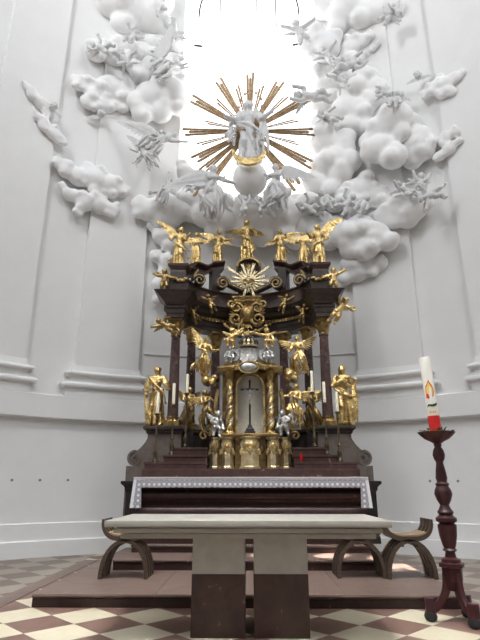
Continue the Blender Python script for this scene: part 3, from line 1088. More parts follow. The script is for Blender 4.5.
# ------------------------------------------------------------------ tabernacle
TDp = 9.42
tb = thing('tabernacle', at(249.5, 468.5, TDp+.2), 'gilded tabernacle with twisted columns and an arched pale panel, centre of the high altar', 'tabernacle')
tb.location.z = zt0
def tp(x, y, d=0.0): return at(x, y, TDp+d)
def X(x, d=0.0, y=430): return at(x, y, TDp+d).x
uu = mpp(250, 430, TDp)
zsh = zat(436, TDp)
for (xc, hwid, d) in ((215, 6.3, .16), (227.5, 6.8, .04), (250, 10.5, .0), (273, 6.8, .04), (285.5, 6.3, .16)):
    xx = X(xc, d)
    w = hwid*uu
    g = MB()
    h = zsh-zt0
    n = 8
    R = Matrix.Rotation(PI/8, 3, 'Z')
    g.lathe((xx, TDp+d+.16, zt0), [(w*1.1, 0), (w*1.1, .03), (w*.96, .05), (w*.92, h*.42), (w*1.02, h*.47), (w*.75, h*.53), (w*.98, h*.68), (w*1.02, h*.78), (w*.82, h*.9), (w*1.12, h*.96), (w*1.12, h)], 8, R, sy=min(1, .15/w))
    g.obj('pedestal', M['pale_gold'], tb, angle=30)
    g = MB()
    for k in range(5):
        g.leaf((xx+(k-2)*w*.35, TDp+d+.155-min(w, .15)*1.0, zt0+h*.62), ((k-2)*.2, 0, 1 if k % 2 else -1), (0, -1, 0), h*.22, w*.4, .03)
    g.ell((xx, TDp+d+.16-min(w, .15)*1.05, zt0+h*.72), (w*.4, .025, h*.1))
    g.obj('leaf_ornament', M['gold'], tb)
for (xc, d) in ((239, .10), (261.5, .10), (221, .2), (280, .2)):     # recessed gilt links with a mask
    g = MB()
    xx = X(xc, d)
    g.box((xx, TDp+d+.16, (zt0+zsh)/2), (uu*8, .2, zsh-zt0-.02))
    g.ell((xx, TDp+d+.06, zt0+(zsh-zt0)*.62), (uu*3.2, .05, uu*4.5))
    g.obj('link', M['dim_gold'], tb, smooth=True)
g = MB()
g.stack(X(250), TDp+.25, [(uu*27, .22, zsh-.005), (uu*31, .25, zsh+.015), (uu*32, .26, zsh+.04), (uu*31, .25, zsh+.05)])
g.obj('shelf', M['old_gold'], tb, smooth=False)
ztc = zat(382, TDp)
zco = zat(370, TDp)
# body with arched niche
nb = TDp+.26
nx0, nx1 = X(236.5, .26), X(264.5, .26)
zar = zat(388, nb)
rn = (nx1-nx0)/2
xc = (nx0+nx1)/2
g = MB()
out = [(nx0-xc-.06, zsh), (nx0-xc, zsh)]
arcp = [(rn*math.cos(PI-PI*k/16), zar+rn*1.05*math.sin(PI-PI*k/16)) for k in range(17)]
ox = X(279, .26)-xc
outer = [(-ox, zsh), (-ox, zco)] + [(-ox+2*ox*k/16, zco) for k in range(1, 16)] + [(ox, zco), (ox, zsh)]
# split as left and right halves around the arch
left = [(-ox, zsh+.04), (-rn, zsh+.04)]+arcp[:9]+[(0, zco), (-ox, zco)]
right = [(rn, zsh+.04), (ox, zsh+.04), (ox, zco), (0, zco)]+arcp[8:]
for o_ in (left, right):
    g.prism(o_, (xc, nb, 0), (1, 0, 0), (0, 0, 1), (0, .32, 0))
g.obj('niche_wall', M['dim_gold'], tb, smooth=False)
g = MB()
g.box((xc, nb+.16, (zsh+zar+rn)/2+.06), (rn*2+.06, .03, zar+rn-zsh+.1))
g.obj('niche_panel', M['panel'], tb, smooth=False)['label'] = 'pale arched panel behind the crucifix'
g = MB()
pts = [V((xc-rn, nb-.01, zsh+.05))]+[V((xc+a, nb-.01, b)) for a, b in arcp]+[V((xc+rn, nb-.01, zsh+.05))]
g.band(pts, (0, 1, 0), .035, .06)
g.obj('niche_moulding', M['gold'], tb, angle=50)
for xcol in (229.5, 271):
    c = V((X(xcol, .08), TDp+.10, zsh+.05))
    h = ztc-c.z
    g = MB()
    g.lathe(c, [(.075, 0), (.075, .03), (.055, .05)]+[(.06-.01*k/40, .05+(h-.1)*k/40) for k in range(41)]+[(.06, h-.03), (.06, h)], 20, twist=(.22, 2, 2*PI*2.1/h))
    g.obj('twisted_column', M['gold'], tb)
    g = MB()
    pts = [c+V((.058*math.cos(2*PI*3.2*k/70+1), .058*math.sin(2*PI*3.2*k/70+1), .06+(h-.12)*k/70)) for k in range(71)]
    g.tube(pts, .014, 6)
    g.obj('garland', M['silver'], tb)
    g = MB()
    hh = zco-ztc
    g.lathe((c.x, c.y, ztc), [(.05, 0), (.06, .02), (.055, .03), (.08, hh-.02), (.09, hh)], 16)
    for k in range(8):
        d = V((math.cos(2*PI*k/8), math.sin(2*PI*k/8), 0))
        g.leaf(V((c.x, c.y, ztc+.03))+d*.055, V((0, 0, 1)), d, hh*.8, .05, .02, .35)
    g.obj('capital', M['old_gold'], tb)
# curved cornice rising in the middle
g = MB()
rings = []
for k in range(33):
    uq = -1+2*k/32
    x = xc+uq*uu*34
    front_ = TDp-.02+.10*abs(uq)**3
    dz = .10*math.exp(-(uq/.33)**2)
    rings.append([V((x, front_+.08, zco+dz)), V((x, front_+.05, zco+.03+dz)), V((x, front_, zco+.06+dz)), V((x, front_, zco+.085+dz)), V((x, front_+.04, zco+.10+dz)), V((x, TDp+.5, zco+.10+dz)), V((x, TDp+.5, zco+dz))])
g.grid(rings)
g.obj('cornice', M['gold'], tb, angle=40)
g = MB()
g.prism([(-ox, zco+.08), (ox, zco+.08), (ox*.9, zco+.15), (ox*.4, zco+.2), (-ox*.4, zco+.2), (-ox*.9, zco+.15)], (xc, TDp+.1, 0), (1, 0, 0), (0, 0, 1), (0, .35, 0))
g.obj('attic', M['old_gold'], tb, smooth=False)
g = MB()
oc = tp(248.5, 367, -.06)
g.ell(oc, (uu*8.5, .045, uu*4.8))
g.obj('oval_cartouche', M['silver'], tb)['label'] = 'silver oval cartouche'
g = MB()
g.band([oc+V((uu*10*math.cos(2*PI*k/28), .02, uu*6*math.sin(2*PI*k/28))) for k in range(29)], (0, 1, 0), .02, .07)
g.obj('oval_frame', M['gold'], tb, angle=60)
# silver canopy with scalloped edge and little crowned dome
g = MB()
cc = at(248.5, 352, TDp+.12)
rings = []
for (r, z) in [(17, -9), (16, -5), (15.5, 0), (16.5, 3), (12, 4.5), (6, 6)]:
    ring = []
    for k in range(48):
        a = 2*PI*k/48
        sc_ = (abs(math.sin(6*a)) if z == -9 else .5)
        rr = r*uu*(1+.06*math.cos(12*a))
        ring.append(V((cc.x+rr*math.cos(a), TDp+.25+rr*.75*math.sin(a), cc.z+uu*z-(uu*4*sc_ if z == -9 else 0))))
    rings.append(ring)
g.grid(rings)
g.obj('canopy', M['silver'], tb, angle=50)['label'] = 'silver scalloped canopy'
dc = at(248.5, 347, TDp+.2)
g = MB()
g.lathe(dc, [(uu*10, -.01), (uu*10.5, .02), (uu*9, .04), (uu*9.5, .09), (uu*7, .15), (uu*3, .19), (.01, .2)], 20, sy=.8)
g.obj('crown_dome', M['pale_gold'], tb)
for k in range(6):
    a = PI+PI*(k+.5)/6
    pts = [dc+V((math.cos(a)*uu*r, .8*math.sin(a)*uu*r, z)) for r, z in ((9.5, .03), (10.3, .08), (8.5, .14), (4, .20), (1, .22))]
    MB().tube(pts, .018, 6).obj('crown_band', M['black_wood'], tb)
g = MB()
g.ell(dc+V((0, 0, .24)), (.035, .035, .035))
g.box(dc+V((0, 0, .31)), (.014, .014, .1))
g.box(dc+V((0, 0, .32)), (.06, .014, .014))
g.obj('orb', M['gold'], tb)
for s in (-1, 1):
    # side consoles: an S curve falling outwards, and a silver scroll on the roof
    pts = []
    for k in range(25):
        q = k/24
        xx = 249.5+s*(31+9.5*q**1.8+1.5*math.sin(q*PI*2))
        pts.append(at(xx, 390+46*q, TDp+.26))
    g = MB()
    g.band(pts, (0, 1, 0), .06, .2)
    e = pts[-1]
    g.band([e+V((s*(-.09*(1-.8*k/24)*math.cos(2*PI*1.3*k/24)+.09), 0, .09*(1-.8*k/24)*math.sin(2*PI*1.3*k/24))) for k in range(25)], (0, 1, 0), .03, .2)
    g.obj('side_console', M['old_gold'], tb, angle=50)
    c = at(249.5+s*16.5, 357, TDp+.15)
    pts = [c+V((s*uu*(8-6.4*k/30)*math.cos(2*PI*1.5*k/30), 0, uu*(7-5.6*k/30)*math.sin(2*PI*1.5*k/30))) for k in range(31)]
    MB().band(pts, (0, 1, 0), [.05-.02*k/30 for k in range(31)], .16).obj('roof_scroll', M['silver'], tb, angle=50)

# crucifix
cb = at(250, 434, TDp+.12)
cb.z = zsh+.05
cr = thing('crucifix', cb, 'black altar crucifix with a small silver figure, standing before the pale arched panel', 'crucifix')
zt_c = zat(381, TDp+.12)
g = MB()
g.stack(cb.x, cb.y, [(.10, .06, cb.z), (.10, .06, cb.z+.04), (.08, .05, cb.z+.045), (.075, .045, cb.z+.09), (.055, .04, cb.z+.10), (.035, .025, cb.z+.15), (.024, .02, cb.z+.17)])
g.obj('cross_base', M['black_wood'], cr, smooth=False)
g = MB()
g.box((cb.x, cb.y, (cb.z+.12+zt_c)/2), (.038, .026, zt_c-cb.z-.12))
zx = zat(389.5, TDp+.12)
g.box((cb.x, cb.y, zx), (uu*17.5, .026, .036))
for s in (-1, 1):
    g.ell((cb.x+s*uu*8.6, cb.y, zx), (.02, .012, .022))
g.ell((cb.x, cb.y, zt_c), (.022, .012, .02))
g.obj('cross', M['black_wood'], cr, smooth=False)
g = MB()
q = V((cb.x, cb.y-.02, zx))
for s in (-1, 1):
    g.chain([q+V((s*.11, 0, 0)), q+V((s*.06, -.005, -.02)), q+V((s*.025, -.008, -.04))], [.007, .009, .012], 8)
    g.chain([q+V((s*.014, -.008, -.14)), q+V((s*.016, -.022, -.21)), q+V((s*.004, -.008, -.28))], [.015, .012, .008], 8)
g.chain([q+V((0, -.008, -.045)), q+V((0, -.008, -.10)), q+V((0, -.008, -.14))], [.026, .02, .024], 8)
g.ell(q+V((.008, -.02, -.015)), (.016, .018, .021))
g.box(q+V((0, -.012, -.14)), (.055, .03, .035))
g.obj('corpus', M['corpus'], cr, vox=.005, sm=1)['label'] = 'small silver figure with outstretched arms'

# candlesticks and candles
def candlestick(s, i, px, ytop, ybot, lab, clab):
    D, z = GL[(s, i)]
    y = D+.045
    b = at(px, 440, y)
    zb = zat(ybot, y)
    t = thing('candlestick', (b.x, y, z), lab, 'candlestick', 'altar candlesticks')
    H = zb-z
    g = MB()
    for k in range(3):
        a = -PI/2+2*PI*k/3
        d = V((math.cos(a), math.sin(a), 0))
        g.tube([V((b.x, y, z+.07))+d*.01, V((b.x, y, z+.045))+d*.03, V((b.x, y, z+.012))+d*.055], [.02, .014, .012], 8)
    g.lathe((b.x, y, z+.03), [(.045, 0), (.03, .03), (.018, .05)], 14)
    g.obj('foot', M['bronze'], t)
    g = MB()
    h = H-.07
    g.lathe((b.x, y, z+.07), [(.02, 0), (.04, h*.05), (.045, h*.11), (.022, h*.18), (.018, h*.22), (.034, h*.27), (.018, h*.32), (.016, h*.5), (.03, h*.55), (.016, h*.6), (.015, h*.78), (.028, h*.84), (.016, h*.88), (.018, h*.92)], 14)
    g.obj('stem', M['bronze'], t)
    g = MB()
    g.lathe((b.x, y, zb-.07), [(.012, 0), (.03, .02), (.048, .045), (.05, .055), (.02, .058), (.024, .06), (.026, .085), (.02, .087)], 16)
    g.obj('drip_pan', M['bronze'], t)
    zt = zat(ytop, y)
    c = thing('altar_candle', (b.x, y, zb), clab, 'candle', 'altar candles')
    MB().lathe((b.x, y, zb-.012), [(.017, 0), (.03, .014), (.03, .03), (.028, zt-zb+.0), (.02, zt-zb+.012), (.004, zt-zb+.008)], 16).obj('wax', M['wax'], c)
    MB().tube([(b.x, y, zt-.01), (b.x+.002, y, zt+.018)], .003, 5).obj('wick', M['iron'], c)
for s, sd, arr in ((-1, 'left', ((156, 392, 413), (172, 383, 404), (185.5, 374, 392.5))), (1, 'right', ((339, 392, 411.5), (326.5, 382, 402.5), (314.5, 371, 392)))):
    for i, (px, yt, yb_) in enumerate(arr):
        pos = ['outermost and lowest', 'middle', 'innermost and tallest'][i]
        candlestick(s, i, px, yt, yb_, '%s dark bronze candlestick of the three %s of the tabernacle' % (pos, sd), 'cream candle on the %s candlestick %s of the tabernacle' % (pos.split(' ')[0], sd))
# red votive light
D, z = GL[(1, 1)]
v = at(302, 462, RB-.06)
vt = thing('votive_light', (v.x, RB+.06, GL[(1, 0)][1]), 'small red glass votive light on the shelf just right of the tabernacle', 'votive light')
MB().lathe((v.x, RB+.06, GL[(1, 0)][1]), [(.025, 0), (.029, .01), (.029, .14), (.025, .14)], 20).obj('glass', M['red_glass'], vt)
MB().lathe((v.x, RB+.06, GL[(1, 0)][1]+.138), [(.025, 0), (.029, .008), (.02, .02), (.01, .022)], 16).obj('lid', M['bronze'], vt)
# ------------------------------------------------------------------ carved figures
ADULT = dict(head=(0, -.012, .925), neck=(0, 0, .85), chest=(0, 0, .735), waist=(0, 0, .61), pelvis=(0, 0, .52),
    sl=(-.105, 0, .80), sr=(.105, 0, .80), el=(-.15, -.01, .645), er=(.15, -.01, .645), hl=(-.15, -.08, .50), hr=(.15, -.08, .50),
    pl=(-.05, 0, .50), pr=(.05, 0, .50), kl=(-.06, -.035, .28), kr=(.06, -.03, .28), al=(-.06, 0, .05), ar=(.065, 0, .05), tl=(-.075, -.09, .02), tr=(.085, -.09, .02))
AR = dict(head=.063, neck=.032, chest=.082, waist=.066, pelvis=.082, sh=.046, elb=.039, wr=.027, hip=.068, knee=.047, ank=.03, toe=.022)
CHILD = dict(head=(0, -.02, .875), neck=(0, 0, .77), chest=(0, 0, .66), waist=(0, -.01, .54), pelvis=(0, 0, .45),
    sl=(-.115, 0, .71), sr=(.115, 0, .71), el=(-.2, -.02, .57), er=(.2, -.02, .57), hl=(-.22, -.1, .45), hr=(.22, -.1, .45),
    pl=(-.06, 0, .42), pr=(.06, 0, .42), kl=(-.085, -.05, .24), kr=(.08, -.03, .24), al=(-.08, 0, .06), ar=(.09, 0, .06), tl=(-.095, -.08, .025), tr=(.105, -.08, .025))
CR = dict(head=.108, neck=.055, chest=.115, waist=.115, pelvis=.125, sh=.07, elb=.062, wr=.05, hip=.105, knee=.082, ank=.055, toe=.04)
UPPER = ('head', 'neck', 'chest', 'waist', 'sl', 'sr', 'el', 'er', 'hl', 'hr')

def wing(g, P, tip, hang, n=9, L=None, th=.012):
    P, tip, hang = V(P), V(tip), V(hang)
    S = tip.length
    u = tip.normalized()
    h = (hang-u*hang.dot(u)).normalized()
    nr = u.cross(h).normalized()
    L = L or S*.75
    arm = [P, P+u*S*.25+h*(-.14*S), P+u*S*.55+h*(-.17*S), P+u*S*.85+h*(-.05*S)]
    g.tube(arm, [.03*S, .042*S, .035*S, .02*S], 8)
    def on(t):
        t = t*3
        k = min(int(t), 2)
        return arm[k].lerp(arm[k+1], t-k)
    for row, (l, lift, w) in enumerate(((1.0, 0, .27), (.62, .028, .24), (.34, .05, .2))):
        m = n-row
        for i in range(m):
            t = .12+.86*i/(m-1)
            d = (h*(1-t*.82)+u*(t*.95+.05)).normalized()
            ll = L*l*(.62+.55*t)*(1 if i < m-1 else .92)
            for sd in ((1,) if row == 0 else (1, -1)):
                g.leaf(on(t)+nr*(lift*S*sd), d, nr*sd, ll, w*S, th+.02*S, .04*sd, 5)
    return g

def figure(name, loc, H, label, cat, mat, child=False, j=None, robe=None, strips=(), wings=(), rot=(0, 0, 0), anchor=(0, 0, 0), face=(0, -1, -.12),
           group=None, vox=None, bare=True, up=(0, 0, 0), lean=0.0, seed=1, props=(), hairlen=.0, flip=False, wmat=None, wworld=False):
    J = dict(CHILD if child else ADULT)
    Rr = CR if child else AR
    rnd = random.Random(seed)
    upv = V(up)
    for k in UPPER:
        p = V(J[k])+upv
        p.x += lean*(p.z-.5)
        J[k] = p
    for k, p in (j or {}).items(): J[k] = V(p)
    J = {k: V(p) for k, p in J.items()}
    Rm = Euler(rot, 'XYZ').to_matrix()
    A = V(anchor)
    fx = -1 if flip else 1
    loc = V(loc)
    def T(p):
        p = V(p)
        q = Rm @ (V((p.x*fx, p.y, p.z))-A*1.0)
        return loc+q*H
    def TD(d):
        d = V(d)
        return Rm @ V((d.x*fx, d.y, d.z))
    g = MB()
    def cp(a, ra, b, rb, seg=10): g.cap(T(a), ra*H, T(b), rb*H, seg)
    # torso
    cp(J['pelvis'], Rr['pelvis'], J['waist'], Rr['waist'], 12)
    cp(J['waist'], Rr['waist'], J['chest'], Rr['chest'], 12)
    cp(J['chest'], Rr['chest']*.92, J['neck']*.45+J['chest']*.55, Rr['chest']*.6, 12)
    cp(J['sl'], Rr['sh'], J['sr'], Rr['sh'])
    cp(J['sl'], Rr['sh'], J['chest'], Rr['chest']*.7)
    cp(J['sr'], Rr['sh'], J['chest'], Rr['chest']*.7)
    cp(J['neck']*.4+J['chest']*.6, Rr['neck']*1.2, J['head'], Rr['neck'])
    # head with a face
    hd, r = J['head'], Rr['head']
    f = V(face).normalized()
    upd = (hd-J['neck']).normalized()
    upd = (upd-f*upd.dot(f)).normalized()
    sd = f.cross(upd).normalized()
    def hp(a, b, c): return T(hd+sd*(a*r)+upd*(b*r)+f*(c*r))
    g.ell(T(hd), (r*.88*H, r*.98*H, r*1.08*H), (Matrix((TD(sd), TD(f), TD(upd))).transposed()), 14, 10)
    g.cap(hp(0, -.3, .45), .55*r*H, hp(0, -.72, .55), .33*r*H)              # jaw, chin
    g.cap(hp(0, .18, .92), .11*r*H, hp(0, -.16, 1.12), .15*r*H, 8)           # nose
    g.cap(hp(-.45, .24, .82), .13*r*H, hp(.45, .24, .82), .13*r*H, 8)        # brow
    for q in (-1, 1):
        g.ell(hp(q*.36, .06, .84), (.11*r*H,)*3, seg=8, rows=6)             # eyes
        g.ell(hp(q*.45, -.28, .7), (.24*r*H,)*3, seg=8, rows=6)             # cheeks
        g.ell(hp(q*.9, -.02, .05), (.15*r*H,)*3, seg=8, rows=6)             # ears
    g.cap(hp(-.2, -.5, .92), .085*r*H, hp(.2, -.5, .92), .085*r*H, 8)        # mouth
    for k in range(34 if child else 30):                                     # locks of hair
        a = rnd.uniform(0, 2*PI)
        e = rnd.uniform(.15, 1.3)
        d = V((math.cos(a)*math.cos(e), math.sin(a)*math.cos(e), math.sin(e)))
        if d.y > .55 and d.z < .62: continue
        q = hp(d.x*.95, d.z*1.02, d.y*.92)
        g.ell(q, (rnd.uniform(.2, .3)*r*H,)*3, seg=7, rows=5)
    for k in range(8):
        q = rnd.uniform(-1, 1)
        a, b = hp(q*.85, .3, -.45-.3*rnd.random()), hp(q*.8, -.55-hairlen*6*rnd.random(), -.6-.3*rnd.random())
        g.cap(a, .24*r*H, b, .17*r*H, 7)
    # arms and hands
    hand_meshes = []
    for s in 'lr':
        hands = MB()
        hand_meshes.append(hands)
        S, E, W = J['s'+s], J['e'+s], J['h'+s]
        sl = 1.0 if child or not robe else 1.25
        cp(S, Rr['sh'], E, Rr['elb']*sl)
        cp(E, Rr['elb']*sl, W, Rr['wr'])
        d = (W-E).normalized()
        k = .055 if not child else .06
        side = d.cross(V((0, -1, .3)))
        if side.length < .1: side = d.cross(V((1, 0, 0)))
        side.normalize()
        nrm = side.cross(d).normalized()
        P = W+d*(k*.75)
        cp(W, Rr['wr'], P, Rr['wr']*.95)
        for m in range(4):
            o = (m-1.5)*Rr['wr']*.55
            a0 = P+side*o
            ln = (.85, 1.0, .95, .75)[m]*k*.75
            a1 = a0+d*ln*.6+nrm*(.10*k)+side*o*.2
            a2 = a1+d*ln*.45+nrm*(.32*k)
            fr = Rr['wr']*.30*H
            hands.cap(T(a0), fr, T(a1), fr*.95, 6, 2)
            hands.cap(T(a1), fr*.95, T(a2), fr*.8, 6, 2)
        tq = 1 if s == 'l' else -1
        a0 = W+d*k*.25+side*(tq*Rr['wr']*.7)
        a1 = a0+(d*.6+side*tq*.8).normalized()*k*.45
        hands.cap(T(a0), Rr['wr']*.36*H, T(a1), Rr['wr']*.32*H, 6, 2)
        hands.cap(T(a1), Rr['wr']*.32*H, T(a1+d*k*.35), Rr['wr']*.26*H, 6, 2)
    # legs
    for s in 'lr':
        cp(J['p'+s], Rr['hip'], J['k'+s], Rr['knee'])
        kn, an = J['k'+s], J['a'+s]
        mid = kn.lerp(an, .35)+V((0, .012, 0))
        cp(kn, Rr['knee'], mid, Rr['knee']*.95)
        cp(mid, Rr['knee']*.95, an, Rr['ank'])
        cp(an, Rr['ank'], J['t'+s], Rr['toe'])
    # robe: core plus carved folds
    if robe:
        hem = V(robe.get('hem', (0, 0, .03)))
        rx, ry = robe.get('r', (.125, .10))
        n = int(robe.get('n', 15)*.72)
        wst = J['waist']
        wr = Rr['waist']
        cp(wst, wr, (wst+hem)/2, (wr+rx*.7)/2, 12)
        cp((wst+hem)/2, (wr+rx*.7)/2, hem+V((0, 0, .03)), min(rx, ry)*.72, 12)
        for k in range(n):
            a = 2*PI*k/n+rnd.uniform(-.15, .15)
            tw = rnd.uniform(-.35, .35)
            top = wst+V((math.cos(a)*wr*.85, math.sin(a)*wr*.85, rnd.uniform(-.03, .03)))
            bot = hem+V((math.cos(a+tw)*rx*rnd.uniform(.85, 1.08), math.sin(a+tw)*ry, rnd.uniform(0, .02)))
            mid = top.lerp(bot, .5)+V((math.cos(a)*.012, math.sin(a)*.012, 0))+V((rnd.uniform(-.02, .02), 0, 0))
            fr = rnd.uniform(.020, .036)
            cp(top, fr*.8, mid, fr, 7)
            cp(mid, fr, bot, fr*1.15, 7)
        for k in range(9):                       # bodice folds and girdle
            q = -1+2*k/8
            cp(J['chest']+V((q*.09, -.055+.03*abs(q), .05)), .014, wst+V((q*.045, -.05+.03*abs(q), 0)), .013, 7)
        pts = [wst+V((wr*1.08*math.cos(2*PI*k/12), wr*1.08*math.sin(2*PI*k/12), 0)) for k in range(13)]
        for a, b in zip(pts[:-1], pts[1:]): cp(a, .015, b, .015, 7)
        for s in 'lr':                            # sleeves
            S, E = J['s'+s], J['e'+s]
            for k in range(4):
                o = V((rnd.uniform(-.02, .02), rnd.uniform(-.025, .02), rnd.uniform(-.02, .02)))
                cp(S+o, .022, E+o*1.5, .026, 7)
    for st_ in strips:                             # drapery: several parallel folds along a path
        pts, rr = [V(p) for p in st_[0]], st_[1]
        nf = st_[2] if len(st_) > 2 else 4
        # smooth the path
        for _ in range(2):
            q = [pts[0]]
            for a, b in zip(pts[:-1], pts[1:]): q += [a.lerp(b, .25), a.lerp(b, .75)]
            pts = q+[pts[-1]]
        for m in range(nf):
            o = V((rnd.uniform(-1, 1), rnd.uniform(-.9, .4), rnd.uniform(-1, 1)))*rr*1.35
            ph = rnd.uniform(0, 6)
            prev = None
            for i, p in enumerate(pts):
                u = i/(len(pts)-1)
                w = V((math.sin(ph+5*u), .4*math.cos(ph+4*u), math.cos(ph+6*u)))*rr*.35
                q = p+o*(.6+.8*u)+w
                rad = rr*(.5+.35*math.sin(ph+7*u))*(1-.35*u)
                if prev: cp(prev[0], prev[1], q, rad, 7)
                prev = (q, rad)
    root = thing(name, loc, label, cat, group)
    b = g.obj('body', mat, root, vox=vox or H/(105 if not child else 85), sm=1)
    for hm in hand_meshes: hm.obj('hand', mat, b)
    for w in wings:
        wg = MB()
        TW = (lambda q: V(q)) if wworld else TD
        wing(wg, loc+V(w[0])*H if wworld else T(w[0]), TW(w[1])*H, TW(w[2]), w[3] if len(w) > 3 else 9, w[4]*H if len(w) > 4 else None, th=.008)
        wg.obj('wing', wmat or mat, root, angle=60)
    for (pn, fn, pm) in props:
        pg = MB()
        fn(pg, T, TD, H)
        pg.obj(pn, pm, root, angle=45)
    return root

GRP_T = 'gilded angels along the top of the high altar'
# two gilded saints on the side pedestals
for s, lab in ((-1, 'large gilded robed saint with one arm bent before the body, on the left scroll pedestal'), (1, 'large gilded robed saint with one hand on the chest, on the right scroll pedestal')):
    p = GL[('ped', s)]
    D = p.y-.06
    cx = 155 if s < 0 else 345
    b = at(cx, 425, D)
    b.z = p.z
    H = zat(366, D)-p.z
    if s < 0:
        jj = dict(el=(-.17, .0, .66), hl=(-.10, -.12, .60), er=(.17, -.03, .68), hr=(.20, -.15, .60), kr=(.05, -.09, .30))
        st = [([(-.12, -.05, .80), (-.02, -.10, .68), (.10, -.10, .56), (.13, -.06, .40)], .03, 5),
              ([(-.11, .0, .79), (-.15, -.02, .62), (-.15, -.05, .42), (-.13, -.06, .20), (-.10, -.05, .05)], .034, 5),
              ([(.10, -.08, .58), (-.02, -.12, .50), (-.15, -.08, .52), (-.20, 0, .58)], .028, 5)]
        pr_ = []
        fc, ln = (.25, -1, -.1), .0
    else:
        jj = dict(el=(-.16, -.03, .67), hl=(-.02, -.12, .72), er=(.17, .0, .66), hr=(.18, -.06, .53), kl=(-.05, -.09, .30))
        st = [([(.11, .0, .79), (.17, -.01, .64), (.17, -.05, .46), (.14, -.06, .24), (.12, -.05, .05)], .034, 5),
              ([(-.12, -.03, .62), (.0, -.11, .52), (.12, -.09, .48), (.2, -.02, .5)], .030, 6),
              ([(-.10, -.08, .80), (.0, -.10, .70), (.10, -.08, .62)], .026, 4)]
        def staff(g, T, TD, H):
            g.tube([T((.21, -.08, .30)), T((.20, -.08, .62)), T((.205, -.07, .74))], .016*H, 8)
            g.ell(T((.205, -.07, .75)), (.03*H, .025*H, .035*H))
        pr_ = [('staff', staff, M['gold'])]
        fc, ln = (-.2, -1, -.1), .0
    figure('gilded_saint_statue', b, H, lab, 'statue', M['gold'], j=jj, robe=dict(r=(.13, .11), n=16), strips=st, face=fc, lean=ln, seed=20+s, props=pr_, hairlen=.2)
    # low round base
    # (part of the statue)
    rt = [o for o in bpy.data.objects if o.name.startswith('gilded_saint_statue')][-1]

# angels along the top
def topangel(px, ybase, yhead, D, lab, jj, wg, st=(), seed=1, lean=0, zb=None, fc=(0, -1, -.2), robe=None, rot=(0, 0, 0)):
    b = at(px, ybase, D)
    if zb is not None: b.z = zb
    H = zat(yhead, D)-b.z
    wg = [(w[0], V(w[1])*(.92 if abs(V(w[1]).z) > .4 else .58), w[2], w[3] if len(w) > 3 else 9, .27) for w in wg]
    figure('gilded_angel', b+V((0, 0, -.01)), H, lab, 'statue', M['gold'], j=jj, robe=robe or dict(r=(.13, .1), n=14), strips=st, wings=wg, seed=seed, lean=lean, face=fc, group=GRP_T, hairlen=.1, rot=rot)
pL, pR = ATT[('ped', -1)], ATT[('ped', 1)]
gz = zg
topangel(178, 262, 226.5, pL.y-.02, 'gilded angel with one wing raised high, at the left end of the altar top', dict(el=(-.19, -.02, .70), hl=(-.15, -.12, .62), er=(.16, -.06, .66), hr=(.24, -.14, .72), kr=(.08, -.09, .30)),
    [((-.05, .07, .78), (-.42, .10, .42), (-.75, 0, .35)), ((.07, .07, .76), (.34, .12, .02), (.35, 0, -1), 8, .3)], [([(-.1, -.05, .6), (.02, -.1, .52), (.14, -.06, .45), (.2, 0, .35)], .03, 5), ([(.05, -.05, .3), (-.1, -.02, .2), (-.2, 0, .14)], .03, 4)], 31, zb=pL.z, fc=(.3, -1, -.2), lean=.10)
topangel(320, 261, 225, pR.y-.02, 'gilded angel with one wing raised high, at the right end of the altar top', dict(el=(-.18, -.05, .68), hl=(-.25, -.14, .70), er=(.18, -.02, .66), hr=(.13, -.12, .58), kl=(-.08, -.09, .30)),
    [((.05, .07, .78), (.44, .10, .42), (.75, 0, -.35)), ((-.07, .07, .76), (-.32, .12, .06), (-.35, 0, -1), 8, .3)], [([(.1, -.05, .6), (-.02, -.1, .52), (-.14, -.06, .45), (-.18, 0, .3)], .03, 5)], 32, lean=-.06, zb=pR.z, fc=(-.3, -1, -.2))
Dg = ell(180-37)[0][1]
zg1 = zg[1][1]
topangel(196, 265, 232, Dg, 'smaller gilded angel with arms crossed, second from left on the altar top', dict(el=(-.17, -.05, .66), hl=(.03, -.12, .70), er=(.17, -.05, .66), hr=(-.03, -.13, .68)),
    [((.06, .07, .78), (.24, .12, .10), (.3, 0, -1), 8, .34), ((-.06, .07, .78), (-.24, .12, .10), (-.3, 0, -1), 8, .34)], [([(-.1, -.03, .55), (-.14, -.04, .35), (-.2, 0, .2)], .03, 4)], 33)
topangel(304, 265, 232.5, Dg, 'smaller gilded angel with open wings, second from right on the altar top', dict(el=(-.18, -.05, .67), hl=(-.12, -.14, .62), er=(.17, -.05, .68), hr=(.16, -.13, .78)),
    [((-.06, .07, .80), (-.42, .10, .10), (-.2, 0, -1), 9, .3), ((.06, .07, .80), (.34, .12, .14), (.3, 0, -1), 8, .3)], [([(.1, -.03, .55), (.12, -.06, .35), (.2, 0, .2)], .03, 4)], 34, fc=(.2, -1, -.2))
Dh = ell(180-55)[0][1]
topangel(218, 263, 229.5, Dh, 'gilded angel with a wing stretched left, third from left on the altar top', dict(el=(-.18, -.03, .68), hl=(-.20, -.13, .60), er=(.18, -.04, .68), hr=(.34, -.1, .66), kl=(-.06, -.1, .3)),
    [((-.05, .07, .80), (-.48, .10, .22), (-.1, 0, -1), 10, .30), ((.06, .07, .78), (.26, .12, -.06), (.25, 0, -1), 8, .36)], [([(.1, -.05, .58), (-.02, -.1, .5), (-.14, -.05, .42)], .03, 5)], 35, fc=(.2, -1, -.2))
